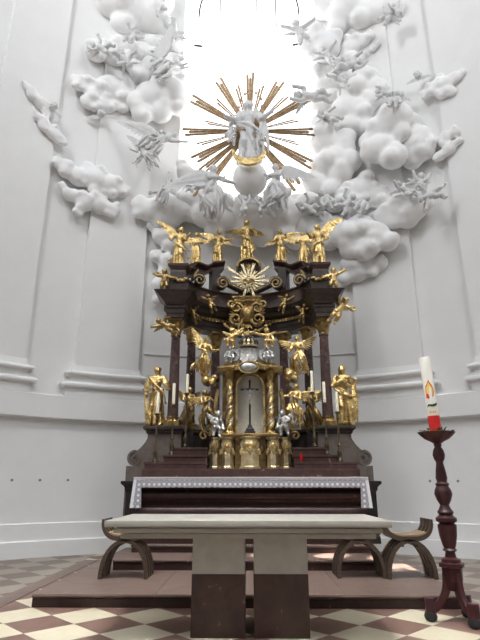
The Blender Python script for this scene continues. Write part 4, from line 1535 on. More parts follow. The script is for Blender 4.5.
topangel(281, 263, 229.5, Dh, 'gilded angel with a wing stretched right, third from right on the altar top', dict(el=(-.17, -.03, .66), hl=(-.26, -.1, .60), er=(.17, -.05, .68), hr=(.14, -.14, .74), kr=(.06, -.1, .3)),
    [((.05, .07, .80), (.48, .10, .24), (.1, 0, -1), 10, .30), ((-.06, .07, .78), (-.26, .12, -.06), (-.25, 0, -1), 8, .40)], [([(-.1, -.05, .58), (.02, -.1, .5), (.14, -.05, .42), (.22, 0, .3)], .03, 5)], 36, fc=(-.2, -1, -.2))
topangel(247, 258, 220, PEDTOP.y, 'gilded angel with both wings spread, on the central arched pediment of the altar top', dict(el=(-.17, -.05, .68), hl=(-.08, -.14, .64), er=(.18, -.04, .67), hr=(.20, -.12, .56), kl=(-.05, -.1, .3)),
    [((-.05, .07, .80), (-.38, .10, .04), (-.2, 0, -1), 9, .3), ((.05, .07, .80), (.32, .10, -.02), (.25, 0, -1), 9, .36)], [([(-.1, -.05, .58), (.02, -.1, .5), (.16, -.05, .40), (.2, 0, .2)], .03, 5)], 37, zb=PEDTOP.z)

# gilded putti around the entablature
PG = 'gilded putti on the high altar'
def putto(px, py, Hpx, D, lab, jj, rot=(0, 0, 0), wings=None, seed=1, strips=(), face=(0, -1, -.1), mat='old_gold', flip=False, name='gilded_putto', grp=PG, loc=None, anchor=(0, 0, .45), props=(), cat='statue'):
    p = loc if loc is not None else at(px, py, D)
    H = Hpx*mpp(px, py, p.y)
    if wings is None: wings = [((-.06, .09, .68), (-.22, .10, .14), (-.3, 0, -1), 6, .2), ((.06, .09, .68), (.22, .10, .14), (.3, 0, -1), 6, .2)]
    return figure(name, p, H, lab, cat, M[mat], child=True, j=jj, rot=rot, anchor=anchor, wings=wings, seed=seed, strips=strips, face=face, group=grp, flip=flip, props=props)
LOIN = ([(-.11, -.08, .44), (0, -.12, .40), (.11, -.08, .44), (.16, 0, .36)], .03, 3)
ARMS = dict(el=(-.24, -.02, .70), hl=(-.38, -.04, .76), er=(.22, -.04, .62), hr=(.34, -.06, .60), kr=(.13, -.08, .26), ar=(.10, .06, .10), tr=(.13, 0, .04))
ey = CE[1]
zE = Z2
sp = 24/ .98
b = at(164, 287, ey-.22); b.z = zE
H_ = 25*mpp(164, 280, ey-.22)
figure('gilded_putto', b, H_, 'gilded putto standing on the left corner of the entablature with one arm out', 'statue', M['old_gold'], child=True, j=ARMS, wings=[((.06, .09, .68), (.3, .1, .1), (.3, 0, -1), 6, .2), ((-.06, .09, .7), (-.26, .1, .22), (-.3, 0, -1), 6, .2)], seed=41, strips=[LOIN], group=PG)
b = at(334, 287, ey-.22); b.z = zE
figure('gilded_putto', b, H_, 'gilded putto standing on the right corner of the entablature with an arm raised', 'statue', M['gold'], child=True, j=dict(ARMS, hl=(-.42, -.04, .86), el=(-.25, -.02, .76)), flip=True, wings=[((.06, .09, .68), (.3, .1, .1), (.3, 0, -1), 6, .2), ((-.06, .09, .7), (-.26, .1, .22), (-.3, 0, -1), 6, .2)], seed=42, strips=[LOIN], group=PG)
FLY = dict(el=(-.2, -.05, .80), hl=(-.32, -.08, .92), er=(.22, -.05, .74), hr=(.34, -.1, .70), kl=(-.06, -.06, .22), kr=(.12, -.12, .26), al=(-.09, .05, .04), ar=(.12, .06, .12), tl=(-.11, .0, -.03), tr=(.14, .02, .03))
def wreathprop(g, T, TD, H):
    c = T((.36, -.12, .76))
    g.tube([c+V((.075*H*math.cos(2*PI*k/20)*1.0, 0, .075*H*math.sin(2*PI*k/20))) for k in range(21)], .03*H, 8)
putto(338, 311, 31, ey-.15, 'gilded putto leaning out from the right outer capital, reaching to the right', dict(FLY), (0, .62, 0), seed=43, strips=[LOIN], mat='gold', props=[('wreath', wreathprop, M['gold'])])
putto(168, 327, 26, ey-.18, 'gilded putto leaning out from the left outer capital, reaching to the left', dict(FLY, hr=(.3, -.12, .6)), (0, -1.0, 0), seed=44, strips=[LOIN, ([(.1, 0, .3), (.2, 0, .15), (.1, 0, 0)], .05, 4)])
putto(211, 304, 20, ey+.45, 'small gilded putto clinging below the cornice, left of the cartouche', dict(FLY), (0, -.35, 0), seed=45, strips=[LOIN])
putto(284, 304, 20, ey+.45, 'small gilded putto clinging below the cornice, right of the cartouche', dict(FLY), (0, .35, 0), seed=46, strips=[LOIN], flip=True)
putto(303, 314, 20, ey+.28, 'small gilded putto on the frieze above the second right column', dict(FLY), (0, .2, 0), seed=47, strips=[LOIN], flip=True)
putto(194, 315, 20, ey+.28, 'small gilded putto on the frieze above the second left column', dict(FLY), (0, -.5, 0), seed=48, strips=[LOIN])
def rp(seed):
    r = random.Random(seed*7+1)
    J = {}
    for s, sg in (('l', -1), ('r', 1)):
        a = r.uniform(-.5, 1.2)
        e = V((sg*(.115+.15*math.cos(a)), r.uniform(-.12, .0), .71+.15*math.sin(a)))
        b_ = a+r.uniform(-.3, 1.2)
        J['e'+s] = e
        J['h'+s] = e+V((sg*.14*math.cos(b_), r.uniform(-.12, 0), .14*math.sin(b_)))
        k = V((sg*r.uniform(.06, .17), r.uniform(-.2, -.05), r.uniform(.22, .36)))
        J['k'+s] = k
        an = k+V((sg*r.uniform(-.06, .12), r.uniform(-.02, .16), -r.uniform(.12, .19)))
        J['a'+s] = an
        J['t'+s] = an+V((sg*.02, -.07, -.04))
    return J
# putti over the tabernacle
SIT = dict(kl=(-.10, -.24, .40), kr=(.10, -.22, .38), al=(-.10, -.24, .17), ar=(.12, -.20, .16), tl=(-.12, -.32, .13), tr=(.14, -.28, .12))
putto(231, 341, 25, 9.62, 'gilded putto seated on the tabernacle roof, left of the crowned dome', dict(SIT, el=(.05, -.1, .6), er=(.26, -.03, .72), hr=(.40, -.06, .84)), (0, .1, 0), seed=49, strips=[LOIN], mat='gold')
putto(268, 341, 25, 9.62, 'gilded putto seated on the tabernacle roof, right of the crowned dome', dict(SIT, el=(-.27, -.03, .72), hl=(-.42, -.06, .78)), (0, -.1, 0), seed=50, strips=[LOIN], mat='gold')
putto(229, 357, 20, 9.52, 'small silver putto on the tabernacle cornice at left', dict(SIT), (0, .1, 0), seed=51, mat='silver', name='silver_putto', grp='silver putti on the tabernacle', wings=[])
putto(268, 357, 20, 9.52, 'small silver putto on the tabernacle cornice at right', dict(SIT), (0, -.1, 0), seed=52, mat='silver', name='silver_putto', grp='silver putti on the tabernacle', wings=[])
putto(216, 427, 30, 9.52, 'silver putto seated against the left side of the tabernacle', dict(SIT, el=(-.2, -.05, .6), hl=(-.1, -.16, .56)), (0, .15, .3), seed=53, mat='silver', name='silver_putto', grp='silver putti on the tabernacle', strips=[LOIN])
putto(284.5, 426, 30, 9.52, 'silver putto seated against the right side of the tabernacle', dict(SIT, er=(.2, -.05, .6), hr=(.1, -.16, .56)), (0, -.15, -.3), seed=54, mat='silver', name='silver_putto', grp='silver putti on the tabernacle', strips=[LOIN])
putto(236, 334, 17, 9.9, 'small gilded putto tumbling under the cartouche, wing spread to the right', dict(FLY), (0, .9, 0), seed=55, mat='gold', wings=[((.05, .08, .7), (.45, .08, .3), (.3, 0, -1), 8, .35)])

# larger gilded angels between the columns
def gangel(px, pc, Hpx, D, lab, jj, rot=(0, 0, 0), wg=(), st=(), seed=1, robe=None, fc=(0, -1, -.1), mat='gold', anchor=(0, 0, .5), up=(0, 0, 0)):
    p = at(px, pc, D)
    wg = [(w[0], V(w[1])*.62)+tuple(w[2:]) for w in wg]
    figure('gilded_angel', p, 1.06*Hpx*mpp(px, pc, D), lab, 'statue', M[mat], j=jj, robe=robe, strips=st, wings=wg, seed=seed, face=fc, rot=rot, anchor=anchor, hairlen=.1, up=up, group='gilded angels between the columns')
KN = dict(kl=(-.10, -.16, .40), kr=(.10, -.14, .33), al=(-.10, .02, .20), ar=(.10, .10, .20), tl=(-.10, .05, .14), tr=(.10, .16, .15))
SK = [([(0, -.06, .56), (-.10, -.16, .42), (-.12, -.08, .24), (-.06, 0, .08)], .05, 6), ([(0, -.06, .56), (.12, -.16, .38), (.14, -.06, .22), (.10, .02, .06)], .05, 6), ([(0, -.08, .52), (.02, -.15, .34), (.03, -.08, .12)], .045, 5)]
gangel(204, 357, 40, 10.0, 'gilded angel hovering between the left columns, wing to the left', dict(KN, el=(-.16, -.06, .66), hl=(-.04, -.14, .62), er=(.16, -.06, .68), hr=(.26, -.14, .70)), (0, .15, .35),
    [((-.05, .07, .80), (-.26, .10, .36), (-.5, 0, -.6), 8, .3), ((.06, .07, .78), (.16, .14, .10), (.3, 0, -1), 8, .3)], SK+[([(-.1, 0, .4), (-.2, 0, .25), (-.22, 0, .1)], .04, 4)], 61, fc=(.5, -1, -.1))
gangel(298.5, 356, 40, 10.0, 'gilded angel hovering between the right columns, hands at the chest', dict(KN, el=(-.16, -.05, .66), hl=(-.18, -.15, .60), er=(.15, -.07, .66), hr=(.02, -.14, .68)), (0, -.05, -.2),
    [((-.05, .07, .78), (-.24, .10, .16), (-.4, 0, -1), 8, .34), ((.06, .07, .80), (.24, .10, .16), (.4, 0, -1), 8, .34)], SK+[([(.1, 0, .4), (.16, 0, .25), (.12, 0, .05)], .05, 5)], 62, fc=(-.2, -1, -.1))
def cloudlet(px, py, rpx, D, lab, name='gilded_cloud', mat='gold'):
    rnd = random.Random(int(px))
    u_ = mpp(px, py, D)
    g = MB()
    c = at(px, py, D)
    for k in range(11):
        a = rnd.uniform(0, 2*PI)
        q = rnd.uniform(.2, .75)
        g.ell(c+V((q*rpx*u_*math.cos(a)*1.1, rnd.uniform(-.05, .05), q*rpx*u_*math.sin(a)*.85)), (rpx*u_*rnd.uniform(.35, .55),)*3)
    o = g.obj(name, M[mat], vox=.014, sm=2)
    return tag(o, lab, 'cloud', 'gilded clouds beside the tabernacle')
cloudlet(211, 379, 8.5, 9.9, 'small gilded cloud under the left hovering angel, beside the tabernacle')
cloudlet(290, 376, 8.5, 9.9, 'small gilded cloud under the right hovering angel, beside the tabernacle')
gangel(188, 408, 40, 9.98, 'gilded angel kneeling low in front of the second left column', dict(KN, el=(-.16, -.06, .66), hl=(-.06, -.15, .60), er=(.16, -.06, .68), hr=(.08, -.16, .70)), (0, .08, .4),
    [((-.05, .07, .78), (-.16, .12, .14), (-.4, 0, -1), 8, .32), ((.06, .07, .78), (.18, .12, .16), (.4, 0, -1), 8, .3)], SK, 63, fc=(.4, -1, -.1), mat='old_gold')
gangel(206, 410, 38, 9.7, 'gilded angel at the left side of the tabernacle, arms raised to the right', dict(KN, el=(-.14, -.08, .66), hl=(.02, -.14, .72), er=(.16, -.06, .72), hr=(.24, -.10, .66)), (0, -.1, .5),
    [((-.05, .07, .78), (-.24, .12, .06), (-.4, 0, -1), 8, .36), ((.06, .07, .78), (.16, .12, .2), (.4, 0, -1), 8, .26)], SK+[([(-.1, 0, .4), (-.16, 0, .2), (-.1, 0, .0)], .05, 5)], 64, fc=(.5, -1, .0), mat='old_gold')
gangel(295, 406, 42, 9.7, 'gilded angel at the right side of the tabernacle, leaning towards it', dict(KN, el=(-.16, -.06, .70), hl=(-.26, -.12, .70), er=(.14, -.08, .66), hr=(0, -.14, .70)), (0, .12, -.5),
    [((-.05, .07, .78), (-.18, .12, .18), (-.4, 0, -1), 8, .3), ((.06, .07, .78), (.24, .12, .10), (.4, 0, -1), 8, .34)], SK+[([(.1, 0, .4), (.2, 0, .2), (.14, 0, -.02)], .05, 5)], 65, fc=(-.5, -1, .0))
gangel(312, 409, 42, 9.98, 'gilded angel standing in front of the second right column, arms folded', dict(KN, el=(-.16, -.06, .66), hl=(-.04, -.15, .66), er=(.16, -.06, .66), hr=(.04, -.16, .62)), (0, -.06, -.4),
    [((-.05, .07, .78), (-.18, .12, .14), (-.4, 0, -1), 8, .3), ((.06, .07, .78), (.16, .12, .14), (.4, 0, -1), 8, .32)], SK, 66, fc=(-.4, -1, -.1), mat='old_gold')
# ------------------------------------------------------------------ white stucco clouds on the wall
def cloud(lab, blobs, off=.05, seed=1, flat=.8, vox=.05, lumps=1):
    rnd = random.Random(seed)
    off += .12
    fine = flat < .65
    flat = min(.85, flat*1.25)
    g = MB()
    for bl in blobs:
        x, y, r = bl[:3]
        o = off+(bl[3] if len(bl) > 3 else 0)
        p = wp(x, y, o)
        n = V((-p.x, WY-p.y, 0)).normalized()
        R = n.to_track_quat('Z', 'Y').to_matrix()
        rm = r*1.24*mpp(x, y, p.y)
        g.ell(p, (rm, rm*.95, rm*flat), R, 16, 12)
        for k in range(5 if fine else lumps):
            a = rnd.uniform(0, 2*PI)
            q = rnd.uniform(.3, .62) if not fine else rnd.uniform(.5, .95)
            pp = p+R @ V((rm*q*math.cos(a), rm*q*math.sin(a), rm*flat*rnd.uniform(.2, .6)))
            rr = rm*(rnd.uniform(.55, .75) if not fine else rnd.uniform(.3, .5))
            g.ell(pp, (rr, rr, rr*.9), None, 12, 8)
    o = g.obj('stucco_cloud', M['stucco'], vox=.038 if fine else vox, sm=3 if fine else 6)
    return tag(o, lab, 'cloud', 'stucco clouds on the apse wall')
cloud('white stucco cloud bank at the top left, left of the window', [(112, 4, 13), (130, 12, 16), (150, 18, 16), (164, 27, 11), (140, -6, 16), (121, 24, 9), (104, -8, 10), (158, 0, 14)], seed=1)
cloud('ragged white stucco cloud behind the two putti at the upper left', [(96, 52, 9), (112, 55, 10), (127, 50, 11), (140, 56, 9), (92, 44, 5), (104, 46, 6)], seed=2, flat=.6)
cloud('flat white stucco cloud below the putti group, upper left', [(80, 84, 7), (95, 91, 10), (112, 88, 12), (128, 94, 11), (88, 102, 7), (104, 104, 9), (75, 79, 4), (122, 106, 7)], seed=3, flat=.45)
cloud('wispy slanting stucco cloud with a cherub head, farthest left', [(27, 87, 3.5), (33, 95, 5.5), (41, 103, 6), (47, 112, 5), (38, 117, 4.5), (45, 126, 6), (54, 134, 6.5), (61, 140, 5), (24, 82, 2.5)], seed=4, flat=.5, vox=.04)
cloud('long lumpy stucco cloud on the left pilaster, below the cherub heads', [(57, 162, 5), (66, 171, 7), (79, 177, 9), (94, 180, 11), (109, 185, 10), (120, 190, 7), (70, 195, 6), (84, 203, 8), (99, 205, 9), (112, 211, 7), (62, 186, 4), (78, 212, 5), (88, 168, 6)], seed=5, flat=.6)
cloud('big round stucco cloud against the left window edge', [(135, 102, 9), (150, 97, 13), (169, 94, 15), (178, 106, 9), (160, 112, 10), (142, 114, 9), (177, 82, 7)], off=.15, seed=6)
cloud('stucco cloud under the large winged angel at the left window edge', [(150, 68, 9), (140, 76, 8), (166, 80, 7), (156, 56, 7), (133, 66, 7)], off=.1, seed=7)
cloud('smooth stucco cloud at left, just above the gilded altar angels', [(139, 205, 7), (151, 211, 11), (165, 206, 12), (180, 209, 12), (195, 213, 10), (160, 221, 8), (137, 214, 5), (172, 220, 8)], off=.15, seed=8)
cloud('chain of small stucco clouds down the wall behind the left altar angels', [(152, 226, 5), (161, 236, 8), (171, 245, 8), (156, 256, 6), (167, 264, 8), (160, 284, 7), (157, 300, 5), (163, 274, 6), (158, 292, 6), (170, 232, 6)], seed=9)
cloud('wide stucco cloud bank carrying the globe, below the window', [(190, 198, 12), (206, 214, 13), (226, 222, 13), (250, 224, 14), (272, 222, 13), (292, 214, 13), (308, 204, 11), (222, 204, 11), (279, 204, 11), (250, 208, 13, .3), (240, 236, 10), (262, 236, 10), (215, 232, 9), (285, 234, 9), (278, 207, 9, .55), (212, 211, 9, .55)], off=.25, seed=10)
cloud('stucco cloud in the lower left corner of the window', [(186, 174, 8), (193, 186, 9), (183, 190, 7), (199, 176, 6), (181, 164, 5)], off=.1, seed=11)
cloud('stucco cloud bank at the top right, right of the window', [(326, 8, 11), (345, 14, 15), (364, 16, 12), (338, 27, 9), (380, 12, 10), (394, 8, 9), (352, -4, 14), (375, -4, 12)], seed=12)
cloud('backlit stucco cloud overlapping the right window edge', [(316, 41, 11), (326, 49, 12), (313, 54, 7), (306, 48, 6), (333, 38, 8)], off=.3, seed=13)
cloud('streaky stucco cloud behind the upper right angels', [(350, 47, 9), (362, 41, 7), (369, 36, 5), (359, 58, 6), (345, 58, 7), (372, 49, 3.5), (378, 44, 2.5)], seed=14, flat=.5)
cloud('tall heaped stucco cloud right of the window, middle height', [(364, 80, 12), (353, 93, 13), (376, 88, 9), (346, 110, 13), (359, 112, 12), (351, 127, 11), (372, 100, 9), (341, 128, 9), (364, 126, 9)], off=.12, seed=15)
cloud('most bulbous stucco cloud, hanging right of the sunrays', [(396, 119, 14), (383, 130, 12), (380, 149, 13), (393, 156, 12), (369, 153, 8), (368, 141, 8), (402, 133, 8)], off=.42, seed=16, lumps=1)
cloud('stucco cloud tucked behind the bulbous one on its right side', [(409, 124, 10), (418, 139, 12), (406, 150, 10), (425, 151, 9), (413, 161, 8), (431, 143, 7)], off=.08, seed=17)
cloud('small stucco cloud farthest right, past the wall pilaster edge', [(445, 139, 6), (454, 133, 5), (449, 149, 6), (440, 156, 5), (459, 141, 3.5)], seed=18, flat=.6, vox=.04)
cloud('wispy feathered stucco cloud with a cherub head, upper right', [(426, 94, 5), (435, 88, 7), (447, 83, 7), (457, 77, 5), (443, 93, 6), (463, 72, 3), (440, 78, 4), (452, 92, 4)], seed=19, flat=.5, vox=.04)
cloud('stucco cloud right beside the window at the height of the globe', [(322, 126, 11), (325, 144, 13), (336, 160, 12), (322, 166, 11), (341, 174, 10), (315, 184, 10), (331, 190, 9), (345, 149, 9), (350, 162, 10), (346, 138, 9)], off=.2, seed=20)
cloud('broad stucco cloud carrying three putti, lower far right', [(384, 216, 9), (399, 211, 11), (414, 209, 11), (426, 203, 7), (408, 219, 9), (393, 221, 8), (374, 218, 6)], off=.15, seed=21)
cloud('round stucco cloud below the row of four putti, lower right', [(345, 236, 12), (360, 229, 13), (377, 235, 11), (366, 248, 11), (350, 250, 9), (388, 242, 9), (338, 226, 8)], off=.25, seed=22, lumps=2)
cloud('lowest stucco cloud on the right, beside the altar gable', [(349, 265, 8), (364, 263, 9), (380, 263, 7), (358, 275, 7), (345, 279, 6), (372, 271, 6)], seed=23)
cloud('smooth sloping stucco cloud between the bulbous cloud and the row of putti', [(362, 190, 13), (348, 192, 12), (377, 197, 11), (335, 204, 9), (358, 206, 10), (318, 205, 9), (388, 205, 7)], seed=24, flat=.5, lumps=0)
cloud('stucco cloud behind the gilded right altar angels', [(305, 228, 11), (322, 222, 10), (316, 240, 10), (330, 240, 10), (296, 240, 9)], off=.1, seed=25)

cloud('stucco cloud along the right window edge, above the right ray tips', [(319, 72, 8), (324, 88, 9), (319, 106, 9), (330, 100, 9), (334, 82, 9), (331, 68, 7)], off=-.05, seed=26)
cloud('stucco cloud behind the big winged angel, against the left window edge', [(176, 46, 7), (172, 62, 8), (160, 44, 8), (150, 42, 7)], off=-.1, seed=27)
# ------------------------------------------------------------------ statue in the glory, globe, rays
GD = 10.75
MX = 249
gl = at(250, 179, GD)
gr = 17.5*mpp(250, 179, GD)
glo = MB()
glo.ell(gl, (gr, gr, gr), None, 40, 28)
tag(glo.obj('globe', M['stucco']), 'large smooth white globe under the crowned statue, held by two angels', 'globe')
mb = at(249, 163, GD)
mb.z = gl.z+gr-.03
mH = zat(102, GD)-mb.z
def cres(g, T, TD, H):
    c = at(249, 149, GD-.62)
    u_ = mpp(249, 150, GD-.62)
    out = []
    for k in range(25):
        a = PI+.05+(PI-.1)*k/24
        out.append((17*math.cos(a), 17.5*math.sin(a)))
    for k in range(25):
        a = 2*PI-.05-(PI-.1)*k/24
        out.append((15.2*math.cos(a), 11.5*math.sin(a)+.8))
    g.prism([(p*u_, q*u_) for p, q in out], c, (1, 0, 0), (0, 0, 1), (0, .09, 0))
def halo(g, T, TD, H):
    pass
mary = figure('robed_statue', mb, mH, 'white robed statue with open arms on the globe, framed by gilded rays', 'statue', M['shaded_stucco'],
    j=dict(el=(-.16, -.05, .66), hl=(-.27, -.12, .655), er=(.16, -.06, .67), hr=(.27, -.12, .71), kl=(-.06, -.10, .30)), robe=dict(r=(.135, .11), n=20),
    strips=[([(-.12, -.02, .78), (-.2, -.02, .62), (-.22, -.02, .48), (-.28, 0, .42)], .045, 7), ([(-.14, -.10, .56), (0, -.13, .50), (.12, -.11, .42), (.18, -.05, .30)], .035, 5),
            ([(.12, 0, .80), (.2, 0, .62), (.18, -.04, .42), (.17, -.03, .15)], .04, 6), ([(-.02, -.12, .48), (.06, -.13, .3), (.10, -.10, .06)], .03, 5)], seed=71, hairlen=.3, face=(.1, -1, -.25),
    props=[('crescent_moon', cres, M['gold'])])
[o for o in bpy.data.objects if o.name.startswith('crescent_moon')][0]['label'] = 'gilded crescent moon'
# ring of gilded stars around the head
SD = GD+.05
hc = at(249.5, 104, SD)
hcz = at(250, 113, SD)
t = thing('star_halo', hcz, 'ring of small gilded stars around the head of the white statue', 'halo')
for (x, y) in [(239, 107), (240, 100), (245, 94), (250, 91), (256, 93), (261, 99), (262, 106), (263, 111)]:
    p = at(x, y, SD)
    g = MB()
    out = []
    for k in range(10):
        r = (.062 if k % 2 == 0 else .028)
        out.append((r*math.sin(2*PI*k/10), r*math.cos(2*PI*k/10)))
    g.prism(out, p-V((0, .008, 0)), (1, 0, 0), (0, 0, 1), (0, .016, 0))
    g.obj('star', M['ray_gold'], t, smooth=False)
g = MB()
g.tube([at(*q, SD+.01) for q in ((241, 115), (239, 107), (240, 100), (245, 94), (250, 91), (256, 93), (261, 99), (262, 106), (259, 115))], .006, 6)
g.obj('wire_ring', M['iron'], t)
# gilded rays
RD = GD+.22
RC_ = at(249.5, 131, RD)
rays = thing('gilded_ray_burst', RC_, 'burst of long gilded rays around the white statue, in front of the bright window', 'sunburst')
TIPS = [(250.3, 73, 1.2), (218, 79.5, 1.3), (237, 86, 1), (262, 86, 1), (280.5, 81.5, 1.3), (287, 96, 1), (309, 97.5, 1.5), (298, 120, .9), (315, 132, 1.4), (299, 144, .8), (312, 165, 1.5), (298, 188, 1.6),
        (216, 100, 1), (191, 98, 1.5), (205, 122, .9), (183, 132, 1.4), (198, 144.5, .9), (194, 160, 1.5), (202, 171, 1.2), (197, 197, 1.3)]
for (x, y, w) in TIPS:
    p = at(x, y, RD)
    d = p-RC_
    L = d.length
    d.normalize()
    n = d.cross(V((0, 1, 0))).normalized()
    g = MB()
    k = w*.058
    subs = ((-.9, 1.0), (.9, .96), (0, .90)) if w > 1.15 else ((-.5, 1.0), (.5, .92))
    for (o, l) in subs:
        a0, b0_ = .30, L*l
        c0 = RC_+n*(o*k*.5)
        sp_ = n*(o*k*.75)
        a, b = c0+d*a0, c0+d*b0_+sp_
        hw_ = k*.52
        g.grid([[a+n*hw_*.5, a-V((0, .012, 0)), a-n*hw_*.5, a+V((0, .012, 0))], [b+n*hw_, b-V((0, .02, 0)), b-n*hw_, b+V((0, .02, 0))], [b+d*.05, b+d*.05-V((0, .002, 0)), b+d*.05-n*.002, b+d*.05+V((0, .002, 0))]])
    g.obj('ray', M['ray_gold'], rays, smooth=False)
g = MB()
g.lathe(RC_+V((0, .03, 0)), [(.05, 0), (.34, .0), (.36, .015), (.34, .03), (.05, .03)], 32, Matrix.Rotation(-PI/2, 3, 'X'))
g.obj('hub_ring', M['ray_gold'], rays)

# ------------------------------------------------------------------ white stucco angels and putti
SF = 'shaded_stucco'
def wangel(px, py, Hpx, lab, jj, rot=(0, 0, 0), wg=(), st=(), seed=1, fc=(0, -1, -.1), off=.8, D=None, robe=None, name='stucco_angel', anchor=(0, 0, .5), grp='large white stucco angels'):
    p = wp(px, py, off) if D is None else at(px, py, D)
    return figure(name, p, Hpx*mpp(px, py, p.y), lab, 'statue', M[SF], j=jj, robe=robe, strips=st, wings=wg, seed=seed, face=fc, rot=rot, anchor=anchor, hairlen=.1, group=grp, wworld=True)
DRP = [([(0, -.06, .56), (-.10, -.14, .40), (-.12, -.06, .22), (-.10, .02, .05)], .055, 7), ([(0, -.06, .56), (.12, -.14, .38), (.14, -.04, .20), (.12, .02, .02)], .055, 7), ([(0, -.08, .52), (.02, -.13, .32), (.04, -.06, .08)], .05, 6)]
BIL = [([(-.05, .05, .6), (-.2, .05, .5), (-.34, .04, .46), (-.42, .02, .36)], .05, 6)]
# pair beside the globe
wangel(212, 191, 60, 'white kneeling angel left of the globe with a big feathered wing to the left', dict(KN, el=(-.10, -.10, .68), hl=(.06, -.18, .68), er=(.18, -.06, .74), hr=(.32, -.1, .72), kr=(.16, -.16, .38), ar=(.26, -.10, .20), tr=(.34, -.12, .16)), (0, .05, .5),
    [((-.08, -.06, .34), (-.36, .0, -.13), (-.35, 0, -.9), 12, .46)], DRP+BIL+[([(-.1, 0, .4), (-.2, -.05, .3), (-.1, -.1, .18), (.05, -.1, .14)], .06, 7)], 81, (.5, -1, .1), D=GD-.22)
wangel(277, 188, 56, 'white kneeling angel right of the globe with a big feathered wing to the right', dict(KN, er=(.10, -.10, .68), hr=(-.06, -.18, .68), el=(-.18, -.06, .72), hl=(-.30, -.1, .66), kl=(-.16, -.16, .38), al=(-.20, -.10, .18), tl=(-.26, -.12, .14)), (0, -.05, -.5),
    [((.10, -.06, .40), (.24, .0, -.06), (.35, 0, -.9), 11, .44)], DRP+[([(.1, 0, .4), (.2, -.05, .3), (.1, -.1, .16), (-.05, -.1, .12)], .06, 7)], 82, (-.5, -1, .1), D=GD-.15)
# large angel with raised wing at the left window edge
wangel(168, 66, 42, 'large white angel leaning into the window at upper left, one great wing raised', dict(el=(.16, -.06, .74), hl=(.22, -.12, .84), er=(.22, -.05, .74), hr=(.30, -.1, .80), kl=(-.10, -.14, .36), kr=(.10, -.12, .30), al=(-.16, .0, .16), ar=(.02, .02, .06)), (0, .85, .3),
    [((-.16, -.10, .10), (.16, -.02, .60), (-.95, 0, .05), 12, .46)], DRP+BIL+[([(0, 0, .5), (.16, -.05, .36), (.26, -.04, .2), (.2, 0, .02)], .06, 7), ([(-.1, 0, .4), (-.2, -.05, .24), (-.1, -.1, .1)], .06, 7)], 83, (.8, -.6, 0), off=.85)
wangel(158, 142, 44, 'large white angel flying at left with an arm stretched to the window', dict(el=(-.18, -.05, .7), hl=(-.1, -.15, .62), er=(.18, -.05, .86), hr=(.30, -.08, 1.02), kl=(-.10, -.12, .34), kr=(.10, -.10, .30)), (0, 1.0, .2),
    [((-.02, -.10, .16), (-.55, -.02, .22), (-.35, 0, -.9), 11, .46)], DRP+BIL+[([(.1, 0, .5), (.2, -.05, .32), (.22, -.04, .15)], .06, 7)], 84, (.6, -1, .2), off=.8)
wangel(146, 155, 34, 'white draped angel crouching below the flying one, left of the window', dict(KN, el=(-.18, -.05, .7), hl=(-.28, -.1, .78), er=(.15, -.08, .66), hr=(.08, -.16, .60)), (0, -.6, .1),
    [((-.05, 0, .24), (-.34, .0, .30), (-.6, 0, -.7), 9, .35)], DRP+BIL, 85, (-.4, -1, -.2), off=.75)
wangel(166, 190, 30, 'white angel seated on the cloud at left, one arm pointing up', dict(KN, el=(-.16, -.02, .90), hl=(-.17, -.03, 1.08), er=(.16, -.05, .68), hr=(.2, -.12, .56)), (0, .35, .2),
    (), DRP+[([(-.1, 0, .4), (-.24, -.05, .26), (-.36, -.02, .14)], .05, 6)], 86, (.4, -1, .3), off=.75)
def wputto(px, py, Hpx, lab, jj, rot=(0, 0, 0), wings=None, seed=1, off=.65, flip=False, face=(0, -1, -.1), strips=None, grp='white stucco putti on the clouds'):
    p = wp(px, py, off)
    return putto(px, py, Hpx, None, lab, jj, rot, wings, seed, [LOIN] if strips is None else strips, face, SF, flip, 'stucco_putto', grp, loc=p)
wputto(104, 49, 27, 'white putto lying on the ragged cloud, upper left', rp(91), (0, -1.2, 0), seed=91)
wputto(122, 57, 29, 'white putto peering down from the ragged cloud, upper left', rp(92), (0, 2.4, 0), seed=92)
wputto(131, 40, 25, 'white putto climbing above the ragged cloud, upper left', rp(93), (0, .5, 0), seed=93, flip=True)
wputto(160, 10, 27, 'white putto on the cloud edge at the very top, left of the window', rp(94), (0, -.4, 0), seed=94)
wputto(172, 29, 29, 'white putto hanging at the left window edge below the top', rp(95), (0, 2.7, 0), seed=95, flip=True)
wputto(301, 36, 36, 'backlit white putto reaching into the window at its right edge', rp(96), (0, -.3, 0), seed=96, flip=False, off=1.1)
wputto(314, 97, 38, 'white putto flying level at the right window edge, feet to the right', dict(FLY, hl=(-.2, -.08, 1.0), hr=(.2, -.1, .98)), (0, -1.45, 0), seed=97, off=.9)
wputto(330, 58, 29, 'white putto highest of the three in the upper right cloud', rp(98), (0, -.6, 0), seed=98)
wputto(346, 66, 34, 'white putto at the right of three, lying in the upper right cloud', rp(99), (0, 1.3, 0), seed=99, strips=[LOIN, ([(.1, 0, .3), (.2, 0, .15), (.1, 0, 0)], .05, 4)])
wputto(337, 79, 29, 'white putto lowest of the three in the upper right cloud', rp(100), (0, 2.2, 0), seed=100)
wputto(386, 20, 27, 'white putto at the right end of the top right cloud', rp(101), (0, .8, 0), seed=101)
wputto(398, 12, 20, 'small white putto farthest out on the top right cloud', rp(102), (0, -.5, 0), seed=102)
wputto(387, 94, 22, 'white putto lying on the heaped cloud at middle right', rp(103), (0, -1.3, 0), seed=103)
wputto(394, 104, 27, 'white putto sitting atop the most bulbous cloud', dict(SIT), (0, .3, -.3), seed=104, off=.9)
wputto(331, 118, 27, 'white putto half sunk in cloud beside the right ray tips', rp(105), (0, -1.0, 0), seed=105, off=.75)
wputto(311, 209, 27, 'leftmost white putto of the row above the lower right cloud', rp(106), (0, -1.1, 0), seed=106)
